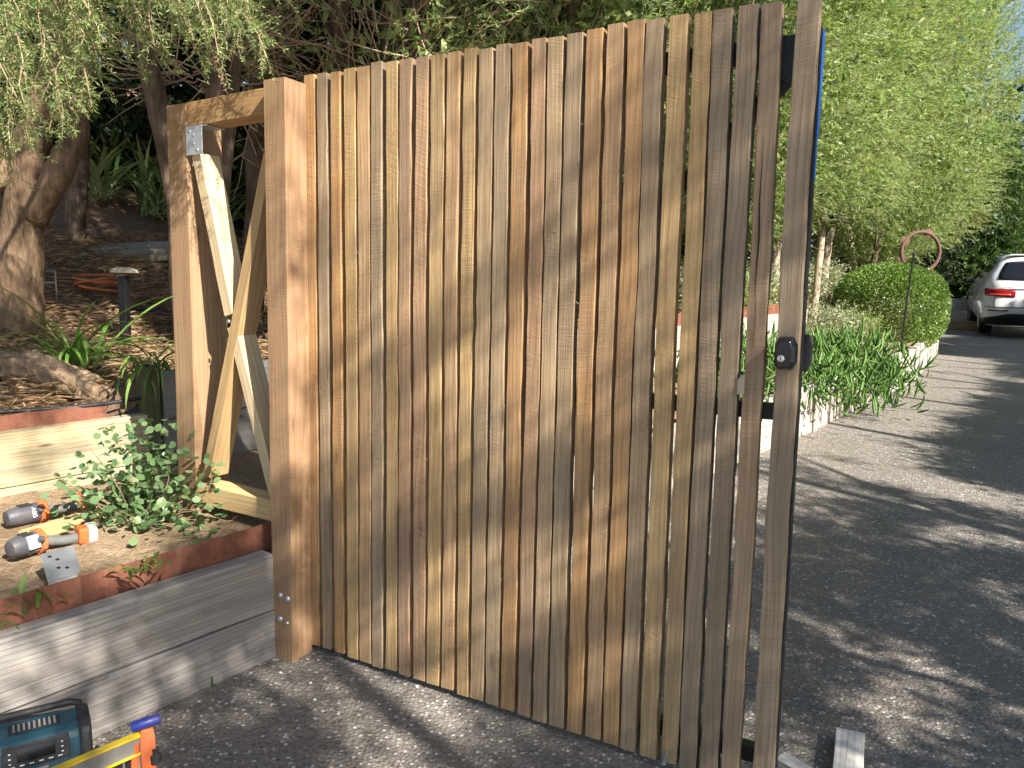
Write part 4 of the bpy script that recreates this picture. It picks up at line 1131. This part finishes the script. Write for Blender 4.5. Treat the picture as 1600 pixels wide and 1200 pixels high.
# ------------------------------------------------------------------ strap leaved plants
def strap_mesh(name, L, wd, lean, curl, n=8, fold=.3):
    V = []; 
    for i in range(n + 1):
        f = i / n; a = lean + curl * f
        if i == 0: p = V3(0, 0, 0)
        else: p = p + V3(math.sin(a), 0, math.cos(a)) * L / n
        w_ = wd * (.55 + .9 * f if f < .5 else 1 - (2 * f - 1) ** 2 * .97) * .5
        V += [p + V3(0, -w_, w_ * fold), p, p + V3(0, w_, w_ * fold)]
    F = [(i*3+k, i*3+k+1, i*3+k+4, i*3+k+3) for i in range(n) for k in range(2)]
    me = bpy.data.meshes.new(name); me.from_pydata([tuple(q) for q in V], [], F); me.update()
    for p_ in me.polygons: p_.use_smooth = True
    return me
def strap_plant(name, loc, label, n, L, wd, mat, cat='plant', group=None, lean=(.15, .7), curl=(.5, 1.6), spread=.04, vari=7, leaf='blade', face=None):
    t = thing(name, loc, label, cat, group)
    ms = []
    for q in range(vari):
        me = strap_mesh(leaf, L * rng.uniform(.65, 1.15), wd * rng.uniform(.8, 1.2), rng.uniform(*lean), rng.uniform(*curl)); me.materials.append(mat); ms.append(me)
    for i in range(n):
        o = bpy.data.objects.new(leaf, ms[i % vari]); COL.objects.link(o); o.parent = t
        o.location = (rng.normal(0, spread), rng.normal(0, spread), rng.uniform(-.01, .01))
        o.rotation_euler = (rng.normal(0, .12), rng.normal(0, .12), rng.uniform(0, 6.28))
        s = rng.uniform(.8, 1.15); o.scale = (s, s, s)
    return t
def on(X, Y, dz=0): return (X, Y, ground_z(X, Y) + dz)
strap_plant('strap_leaf_plant', on(-2.34, 4.10), 'arching green strap leaved plant growing over the log', 42, .60, .021, M['leaf_strap'], curl=(.8, 2.2))
strap_plant('strap_leaf_plant', on(-1.72, 3.62), 'grassy tuft hanging over the rusty edging beside the far post', 40, .30, .012, M['leaf_strap'], curl=(1.0, 2.4), lean=(.4, 1.1))
strap_plant('strap_leaf_plant', (-2.0, 3.50, .72), 'few yellowing blades drooping over the rusty edging', 9, .17, .013, M['leaf_strap_pale'], curl=(1.2, 2.2), lean=(.6, 1.2))
strap_plant('strap_leaf_plant', (-1.42, 2.02, .40), 'short green shoots behind the rusty strip on the grey wall', 14, .10, .014, M['leaf_strap'], curl=(.2, .8), spread=.05)
strap_plant('strap_leaf_plant', (-1.34, 2.14, .41), 'low green tuft at the galvanised bracket', 10, .08, .013, M['leaf_strap'], curl=(.4, 1.2), spread=.03)
for i, (X, Y) in enumerate([(-4.3, 8.0), (-3.7, 8.1), (-3.1, 7.9), (-3.4, 8.6), (-4.0, 8.8), (-2.6, 8.4), (-5.0, 8.2), (-4.6, 9.0), (-3.0, 9.1)]):
    strap_plant('strap_leaf_plant', on(X, Y, .05), 'pale striped strap leaved clump on the shaded slope', 46, .75, .036, M['leaf_strap_pale'], group='striped clumps on the slope', lean=(.1, .7), curl=(.4, 1.5), spread=.10)

# ------------------------------------------------------------------ round leaved shrub in front of the frame
def shrub():
    t = thing('leafy_shrub', (-1.36, 2.76, .43), 'round leaved green shrub growing in the bed before the timber frame', 'shrub')
    V = []
    pts = [(0, 0), (.25, .42), (.55, .50), (.82, .32), (1, 0), (.82, -.32), (.55, -.50), (.25, -.42)]
    ms = []
    for q in range(5):
        L = rng.uniform(.025, .041); fo = rng.uniform(.05, .4)
        VV = [(x * L, y * L * .85, abs(y) * L * fo - (x ** 2) * L * .15) for x, y in pts] + [(.5 * L, 0, -.03 * L)]
        FF = [(8, i, (i + 1) % 8) for i in range(8)]
        me = bpy.data.meshes.new('leaf'); me.from_pydata(VV, [], FF); me.update(); me.materials.append(M['leaf_shrub']); ms.append(me)
    m = MB(); nl = 0; root = V3(-1.36, 2.76, .42)
    for k in range(30):
        g = rng.uniform(0, 6.28); el = rng.uniform(.25, 1.3)
        d = V3(math.cos(g) * math.cos(el), math.sin(g) * math.cos(el) * .8, math.sin(el))
        L = rng.uniform(.20, .43) * (1 - .1 * abs(el - .9))
        if k < 3: d = [V3(.80, -.20, .30), V3(.92, -.1, .12), V3(-.6, .1, .75)][k]; d /= np.linalg.norm(d); L = [.38, .40, .34][k]
        q = [root.copy()]
        for s in range(6):
            d = d + rng.normal(0, .16, 3) + V3(0, 0, -.02); d /= np.linalg.norm(d); q.append(q[-1] + d * L / 6)
        m.tube(q, np.linspace(.0035, .001, 7), 4, cap=False)
        q = np.array(q)
        for j in range(13):
            if nl >= 300: break
            f = rng.uniform(.22, 1.0) * 6
            p = np.array([np.interp(f, np.arange(7), q[:, c]) for c in range(3)]) + rng.normal(0, .012, 3)
            o = bpy.data.objects.new('leaf', ms[nl % 5]); COL.objects.link(o); o.parent = t
            o.location = Vector(p) - t.location
            o.rotation_euler = (rng.normal(.55, .5), rng.normal(0, .5), rng.uniform(0, 6.28)); nl += 1
    m.build('stems', M['twig'], t, fix=False)
    n = 620; g = rng.uniform(0, 6.28, n); el = rng.uniform(.05, 1.45, n); R_ = rng.uniform(.08, .31, n)
    P = root + np.stack([np.cos(g) * np.cos(el) * R_ * 1.05, np.sin(g) * np.cos(el) * R_ * .8, np.sin(el) * R_ * 1.4 + .02], 1)
    pt = np.array([(x, y) for x, y in pts]); D = rng.normal(size=(n, 3)); D[:, 2] *= .5; D /= np.linalg.norm(D, axis=1)[:, None]
    U = rng.normal(0, .55, (n, 3)) + V3(.1, -.35, .9); S_ = np.cross(U, D); S_ /= np.linalg.norm(S_, axis=1)[:, None]
    L_ = rng.uniform(.022, .036, n)[:, None, None]
    VV = P[:, None] + D[:, None] * pt[None, :, :1] * L_ + S_[:, None] * pt[None, :, 1:] * L_ * .85
    o = link('leaves', npmesh('leaves', VV.reshape(-1, 3) - np.array(t.location), np.arange(n * 8).reshape(n, 8)), M['leaf_shrub'], t); o['kind'] = 'stuff'
shrub()
# little weeds
strap_plant('seedling', (-.985, 2.435, float(base(2.43))), 'tiny green seedling growing at the foot of the grey wall', 7, .04, .007, M['leaf_shrub'], curl=(.3, 1), spread=.004)
t = strap_plant('creeping_weed', (-1.12, 2.27, .465), 'creeping weed spilling over the rusty edging strip', 26, .055, .012, M['leaf_strap'], lean=(.7, 1.5), curl=(.3, 1.2), spread=.035)

# ------------------------------------------------------------------ succulents, box bush and silver shrubs along the drive
def succulent(loc, label, n, L):
    t = thing('fleshy_plant', loc, label, 'plant', 'fleshy plants spilling over the wall')
    for q in range(n):
        pass
    ms = []
    for q in range(5):
        l = L * rng.uniform(.75, 1.2); wd = .021 * rng.uniform(.9, 1.3); c = rng.uniform(-.1, .8); V = []
        for i in range(5):
            f = i / 4; w_ = wd * (.7, 1.0, 1.05, .75, .06)[i] * .5
            V += [(f * l * math.cos(c * f), -w_, f * l * math.sin(c * f)), (f * l * math.cos(c * f), 0, f * l * math.sin(c * f) - w_ * .9), (f * l * math.cos(c * f), w_, f * l * math.sin(c * f)), (f * l * math.cos(c * f), 0, f * l * math.sin(c * f) + w_ * .4)]
        F = [(i*4+k, i*4+(k+1) % 4, (i+1)*4+(k+1) % 4, (i+1)*4+k) for i in range(4) for k in range(4)]
        me = bpy.data.meshes.new('leaf'); me.from_pydata(V, [], F); me.update(); me.materials.append(M['leaf_succ'])
        for p_ in me.polygons: p_.use_smooth = True
        ms.append(me)
    for i in range(n):
        o = bpy.data.objects.new('leaf', ms[i % 5]); COL.objects.link(o); o.parent = t
        h = rng.uniform(0, 1)
        o.location = (rng.normal(.03, .17), rng.normal(0, .18), -.10 + h * .32)
        o.rotation_euler = (rng.normal(0, .4), -rng.uniform(.15, 1.25), rng.uniform(0, 6.28))
        s = rng.uniform(.8, 1.25); o.scale = (s, s, s)
for Y, v, dz in ((5.6, .15, 0), (6.1, .10, 0), (6.15, .5, .03), (6.6, .05, -.06), (6.7, .42, .05), (7.05, .12, 0), (7.25, .55, .06), (7.5, .02, -.04), (7.7, .35, .04), (8.0, .08, 0), (8.25, .45, .04), (6.4, .8, .02), (7.4, .9, .04), (6.95, -.05, -.24), (7.3, -.06, -.26), (7.7, -.06, -.22), (8.15, -.04, -.22), (6.35, -.02, -.12)):
    X = float(Xb(Y)) - v / .785
    succulent((X, Y, float(base(Y)) + .42 + dz), 'green fleshy leaved plant spilling over the pale driveway wall', 105, .155)

def box_bush():
    a = V3(float(Xb(10.3)) - .50 / .785, 10.3, 0); b = V3(float(Xb(11.6)) - .38 / .785, 11.6, 0)
    c = (a + b) / 2; d = (b - a); Lh = np.linalg.norm(d) / 2 + .42; d /= np.linalg.norm(d); s = V3(d[1], -d[0], 0)
    zg = float(base(10.6)) + .31; t = thing('clipped_bush', (c[0], c[1], zg), 'clipped rounded dense green bush beside the driveway', 'bush')
    n = 52000
    P = rng.normal(size=(n, 3)); P /= (np.abs(P) ** 2.8).sum(1)[:, None] ** (1 / 2.8)
    k = 1 - .22 * rng.random(n) ** 2
    Q = P * k[:, None] * np.array([Lh, .66, .60]) 
    W_ = c + Q[:, :1] * d + Q[:, 1:2] * s + np.array([0, 0, zg + .50]) + Q[:, 2:3] * UP
    W_ = W_ + (.05 * lump(W_, 3, 8) + .02 * lump(W_, 11, 9))[:, None] * P
    keep = W_[:, 2] > zg - .1
    W_ = W_[keep]; Pn = P[keep]
    V, F = leaf_quads(W_, Pn[:, :1] * d + Pn[:, 1:2] * s + Pn[:, 2:3] * UP + rng.normal(size=W_.shape) * .8, rng.uniform(.022, .040, len(W_)), .021)
    link('foliage', npmesh('foliage', V - np.array([c[0], c[1], zg]), F), M['leaf_box'], t)['kind'] = 'stuff'
    m = 90; B = c + rng.uniform(-Lh * .8, Lh * .8, (m, 1)) * d + rng.uniform(-.3, .3, (m, 1)) * s + np.array([0, 0, zg])
    twigs(t, B, rng.normal(0, .4, (m, 3)) + V3(0, 0, 1), rng.uniform(.5, .9, m), .009, M['twig'], 'stems')
box_bush()
def fuzzy(name, X, Y, R, h, label, mat, n=900, lL=.045, lW=.016, cat='shrub', group=None, dz=0, k=10, l=.16):
    zg = ground_z(X, Y) + dz
    t = thing(name, (X, Y, zg), label, cat, group)
    crown(t, mat, n, (X, Y), R, zg - .25 * h, zg + h, lL, lW, k, l, None, 2, int(X * 7 + 90), inner=.5, spread=.8, shell=.6, power=2.5, name='foliage', lam=.2)
    m = 40; P = np.stack([X + rng.normal(0, R * .3, m), Y + rng.normal(0, R * .3, m), np.full(m, zg)], 1)
    twigs(t, P, rng.normal(0, .45, (m, 3)) + V3(0, 0, 1), np.full(m, h * .7), .007, M['twig'], 'stems')
for X, Y, R, h, lb in ((2.9, 10.0, .55, .55, 'silvery grey shrub above the white wall, closest to the gate'), (3.65, 10.8, .6, .65, 'silvery grey shrub above the rusty edging, beside the pale trunks'), (4.5, 11.8, .55, .6, 'silvery grey shrub touching the clipped bush')):
    fuzzy('silver_shrub', X, Y, R, h, lb, M['leaf_silver'])
fuzzy('low_shrub', 3.72, 9.05, .36, .42, 'grey green low shrub in front of the white wall', M['leaf_silver'], 420, .035, .012, dz=.0)
fuzzy('low_shrub', 4.15, 9.35, .28, .34, 'small yellowish shrub against the clipped bush', M['leaf_hedge'], 320, .035, .012, dz=.0)
fuzzy('low_shrub', 1.6, 8.0, .5, .6, 'green shrub on the terrace seen between the last gate slats', M['leaf_silver'], 500, .05, .016)
fuzzy('low_shrub', 2.3, 9.0, .5, .6, 'leafy shrub on the terrace just behind the lock', M['leaf_hedge'], 500, .05, .016)

# pale trunks, solar lamp, stake and ring
for (X, Y), ln, lb in (((4.0, 10.35), .10, 'pale smooth trunk carrying the small solar lamp'), ((3.72, 10.6), .22, 'pale leaning trunk beside the solar lamp trunk'), ((5.35, 11.9), .25, 'brown leaning trunk under the hedge behind the ring')):
    zg = ground_z(X, Y); t = thing('slim_tree', (X, Y, zg), lb, 'tree')
    trunk_obj('trunk', [([V3(X, Y, zg - .1), V3(X + ln * .4, Y, zg + .8), V3(X + ln, Y + .05, zg + 1.7), V3(X + ln * 1.4, Y + .1, zg + 2.6)], .055, .03)], M['bark_c'] if X < 5 else M['bark_b'], t, 12)
t = thing('solar_lamp', (4.19, 10.2, 2.30), 'small solar garden lamp fixed on the pale trunk', 'lamp')
R3 = np.array(Matrix.Rotation(.55, 3, 'Y'))
MB().box((4.20, 10.2, 2.395), (.16, .12, .035), R3).build('lamp_case', M['radio_black'], t, bevel=.006)
MB().box((4.211, 10.2, 2.4135), (.145, .105, .004), R3).build('solar_panel', M['glass_black'], t)
MB().box((4.13, 10.24, 2.36), (.03, .03, .10)).build('arm', M['radio_black'], t)
t = thing('garden_stake', (4.552, 9.05, float(base(9)) + .42), 'thin dark metal stake standing in front of the clipped bush', 'stake')
MB().tube([(4.545, 9.02, float(base(9)) + .38), (4.58, 9.02, 1.40), (4.615, 9.02, 1.86)], .011, 8).build('rod', M['steel_black'], t, smooth='auto')
MB().lathe([(0, .011), (.012, .016), (.03, .014), (.04, .004)], (4.615, 9.02, 1.855), (0, 0, 1), 10).build('tip', M['steel_black'], t, smooth='auto')
RC = V3(5.71, 10.98, 2.02)
t = thing('ring_sculpture', (5.71, 10.98, 1.0), 'rusted metal ring ornament with leaves above the clipped bush', 'garden ornament')
rp = [RC + V3(.8, .1, 0) / .806 * .29 * math.cos(g) + UP * .28 * math.sin(g) for g in np.linspace(0, 2 * math.pi, 33)]
MB().tube(rp, .026, 8, cap=False).build('ring', M['rust_dark'], t, smooth=True)
MB().tube([RC - UP * 1.1, RC - UP * .28], .02, 8).build('stand', M['rust_dark'], t)
for g in (3.5, 2.6, 1.2):
    q = RC + V3(.99, .12, 0) * .29 * math.cos(g) + UP * .28 * math.sin(g)
    MB().lathe([(-.012, .03), (0, .065), (.012, .03)], q, (0, 1, 0), 12).build('disc', M['rust_dark'], t, smooth='auto')

# ------------------------------------------------------------------ end of the drive
t = thing('low_wall', (10.2, 19.6, float(base(19.6))), 'low pale block wall at the end of the driveway', 'wall')
for i in range(6):
    for k in range(2):
        plank('block', (8.4 + i * 1.02, 20.2 - i * .22, float(base(20)) + .18 + k * .33), (9.40 + i * 1.02, 19.98 - i * .22, float(base(20)) + .18 + k * .33), .325, .22, (0, 0, 1), M['concrete'], t, (1, 1, 1), .003, 3, .008)
o = plank('sleeper', (8.6, 18.4, float(base(18.4)) + .10), (11.0, 17.9, float(base(18)) + .10), .2, .2, (0, 0, 1), M['sleeper'], None, (.45, .30, .18), .002, 8, .006)
props(o, 'brown timber edge beam lying before the low pale wall', 'timber beam')
for i, (X, c) in enumerate(((9.15, 'white'), (9.50, 'lilac'))):
    t = thing('bag', (X, 18.7, float(base(18.7))), f'filled {c} plastic bag on the edge of the drive beside the car', 'bag')
    z0 = float(base(18.7)) + .12
    m = MB(); m.prism([(-.15, 0), (.15, 0), (.17, .14), (.13, .27), (-.12, .28), (-.17, .13)], V3(X, 18.62, z0), V3(1, 0, 0), UP, V3(0, 1, 0), .2); o = m.build('sack', M['bag'], t, bevel=.05, seg=3)
    MB().box((X, 18.615, z0 + .14), (.22, .006, .09)).build('label_patch', M['white_paint'] if i == 0 else M['clamp_blue'], o)
for i, (X, Y, R, h, mt, lb) in enumerate([(11.2, 24, 2.4, 6.5, 'leaf_dark', 'dark tree closing the end of the driveway, behind the low wall'), (8.8, 23, 2.2, 6.0, 'leaf_dark', 'dark tree between the hedge end and the low wall'), (14.2, 22.5, 2.2, 5.4, 'leaf_mid', 'mid green tree behind the parked car'), (12.4, 20.8, 1.2, 4.6, 'leaf_mid', 'mid green feathery young tree between hedge and car'), (16.8, 25, 2.8, 7.5, 'leaf_dark', 'large dark tree beyond the parked car'), (19.5, 21, 2.4, 6.0, 'leaf_mid', 'mid green tree far right of the parked car'), (5.5, 20, 2.6, 6.5, 'leaf_dark', 'dark tree behind the hedge row'), (2.0, 17, 2.6, 7, 'leaf_dark', 'dark tall tree behind the dense hedge trees'), (10.2, 20.6, 1.3, 5.2, 'leaf_dark', 'feathery tree overhanging the end of the low wall')]):  # darker leaf materials stand in for shade over these trees
    zg = float(base(Y)); t = thing('background_tree', (X, Y, zg), lb, 'tree')
    trunk_obj('trunk', [([V3(X, Y, zg - .1), V3(X + .1, Y, zg + h * .35), V3(X, Y, zg + h * .7)], .13, .05)], M['bark_b'], t, 8)
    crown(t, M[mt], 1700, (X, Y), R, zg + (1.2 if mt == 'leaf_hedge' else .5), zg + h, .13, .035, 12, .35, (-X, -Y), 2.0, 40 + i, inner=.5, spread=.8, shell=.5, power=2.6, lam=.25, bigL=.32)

# ------------------------------------------------------------------ garden bits on the mulch
t = thing('log', (-2.2, 3.75, .80), 'split weathered log lying on the mulch above the rusty edging', 'log')
P, r = limb([(-2.62, 3.92, .90), (-2.40, 3.84, .915), (-2.15, 3.70, .875), (-1.88, 3.56, .80)], .085, .060)
r[-3:] *= (.9, .75, .5)
m = MB(); m.tube(P, r, 18); Vv = np.array(m.v); Cc = np.repeat(P, 18, 0)
ang = np.tile(np.arange(18), len(P))
Vv = Cc + (Vv - Cc) * (1 + .16 * np.sin(ang * 2.1 + 3 * lump(Cc, 3, 3)) + .07 * rng.normal(size=len(Vv)))[:, None]
m.v = [tuple(q) for q in Vv]; m.build('timber', bark('log_wood', (.24, .16, .10), (.46, .33, .21), 14, .9), t, smooth=True)
t = thing('garden_bench', (-3.65, 6.8, 1.3), 'old timber plank seat on the shaded slope behind the forked tree', 'seat')
plank('plank', (-4.35, 6.75, 1.55), (-2.95, 6.95, 1.66), .28, .10, (0, -.93, -.36), M['sleeper'], t, (.30, .28, .20), .003, 8, .006)
for x in (-4.1, -3.2): plank('leg', (x, 6.9, 1.1), (x, 6.88, 1.54), .12, .12, (1, 0, 0), M['sleeper'], t, (.2, .15, .1), .002, 3, .004)
t = thing('garden_light', (-2.40, 4.77, .93), 'black bollard garden light with a pale round cap', 'garden light')
MB().box((-2.402, 4.77, 1.15), (.05, .05, .47)).build('pole', M['steel_black'], t, bevel=.004)
MB().lathe([(0, .05), (.01, .082), (.03, .075), (.045, .03)], (-2.395, 4.77, 1.395), (0, 0, 1), 20).build('cap', M['cap'], t, smooth='auto')
t = thing('extension_cord', (-3.08, 5.70, 1.2), 'coiled orange extension cord lying on the mulch', 'cord')
q = [V3(-3.06 + (.14 + .02 * math.sin(g * 1.3)) * math.cos(g), 5.68 + .12 * math.sin(g), ground_z(-3.06, 5.68) + .05 + .05 * math.sin(g * .5 + 1) + .004 * g) for g in np.linspace(0, 21, 120)]
MB().tube(q, .009, 6).build('cable', M['cord_orange'], t, smooth=True)
t = thing('wire_stand', (-3.33, 5.45, 1.2), 'small silver wire stand beside the forked trunk', 'wire stand')
for pth in ([(-3.40, 5.4, 1.19), (-3.39, 5.4, 1.42), (-3.22, 5.45, 1.42), (-3.22, 5.45, 1.18)], [(-3.40, 5.4, 1.34), (-3.22, 5.45, 1.34)], [(-3.42, 5.55, 1.19), (-3.41, 5.55, 1.40)]):
    MB().tube(pth, .006, 6).build('wire', M['screw'], t)
t = thing('irrigation_pipe', (-2.0, 3.3, .75), 'black poly irrigation pipe along the rusty edging', 'pipe')
q = [V3(float(Xb(y)) - (1.33 + .03 * math.sin(y * 5)) / .785, y, float(base(y)) + .76 + .012 * math.sin(y * 7)) for y in np.linspace(1.4, 3.7, 26)]
MB().tube(q, .009, 8).build('pipe', M['pipe_black'], t, smooth=True)
t = thing('irrigation_pipe', (-2.0, 5.0, .95), 'black pipe crossing the mulch behind the bollard light', 'pipe')
q = [V3(x, 5.35 + .15 * math.sin(x * 2), ground_z(x, 5.35 + .15 * math.sin(x * 2)) + .03) for x in np.linspace(-2.8, -.6, 20)]
MB().tube(q, .016, 8).build('pipe', M['pipe_black'], t, smooth=True)
t = thing('plastic_pot', (-1.93, 5.75, ground_z(-1.93, 5.75)), 'small white plastic container behind the crossed braces', 'container')
MB().lathe([(0, .04), (.22, .05), (.25, .035), (.30, .02)], (-1.93, 5.75, 1.25), (.1, 0, 1), 14).build('body', M['white_metal'], t, smooth='auto')
MB().lathe([(0, .022), (.03, .022)], (-1.90, 5.75, 1.545), (.1, 0, 1), 12).build('lid', M['clamp_blue'], t)

# bark, sticks and dry straw on the slope and in the bed
def litter(name, label, n, ylo, yhi, vlo, vhi, Lr, Wr, mat, lift=.012):
    Y = rng.uniform(ylo, yhi, n); v = rng.uniform(vlo, vhi, n); X = Xb(Y) - v / .785
    Z = np.where(v < 1.25, base(Y) + .43, upper(v, Y)) + rng.uniform(.0, lift * 2, n)
    P = np.stack([X, Y, Z], 1); g = rng.uniform(0, 6.28, n)
    D = np.stack([np.cos(g), np.sin(g), rng.normal(.02, .16, n)], 1)
    L = rng.uniform(*Lr, n); W_ = rng.uniform(*Wr, n)
    V1 = leaf_quads(P, D, L, W_, up=np.tile(V3(0, 0, 1.0), (n, 1)))
    V2 = leaf_quads(P, D, L, W_, up=np.tile(V3(.9, .3, .2), (n, 1)))
    V, F = cat([V1, V2])
    o = link(name, npmesh(name, V, F), mat); props(o, label, 'litter', None, 'stuff')
litter('bark_litter', 'brown bark chips, sticks and straw scattered over the mulch slope', 32000, 2.4, 8.5, 1.38, 5.5, (.03, .17), (.004, .016), M['leaf_dead'], .02)
litter('dry_straw', 'dry straw and leaf bits on the sandy bed soil', 500, 1.2, 3.3, .12, 1.2, (.02, .09), (.002, .005), M['leaf_dead'])
# pebbles on the drive
for i, (x, y) in enumerate(((.0, 0), (-.62, 2.36), (-.66, 2.46), (-.30, 2.45), (-.78, 2.52))):
    if i == 0: continue
    r_ = rng.uniform(.004, .007)
    m = MB(); m.lathe([(-r_ * .5, r_ * .5), (-r_ * .2, r_), (r_ * .3, r_ * .9), (r_ * .55, r_ * .4)], (x, y, float(base(y)) + r_ * .5), (rng.normal(0, .2), 0, 1), 9)
    props(m.build('pebble', M['white_metal'], None, smooth=True), 'small white pebble on the driveway near the gate post', 'pebble', 'white pebbles by the post')
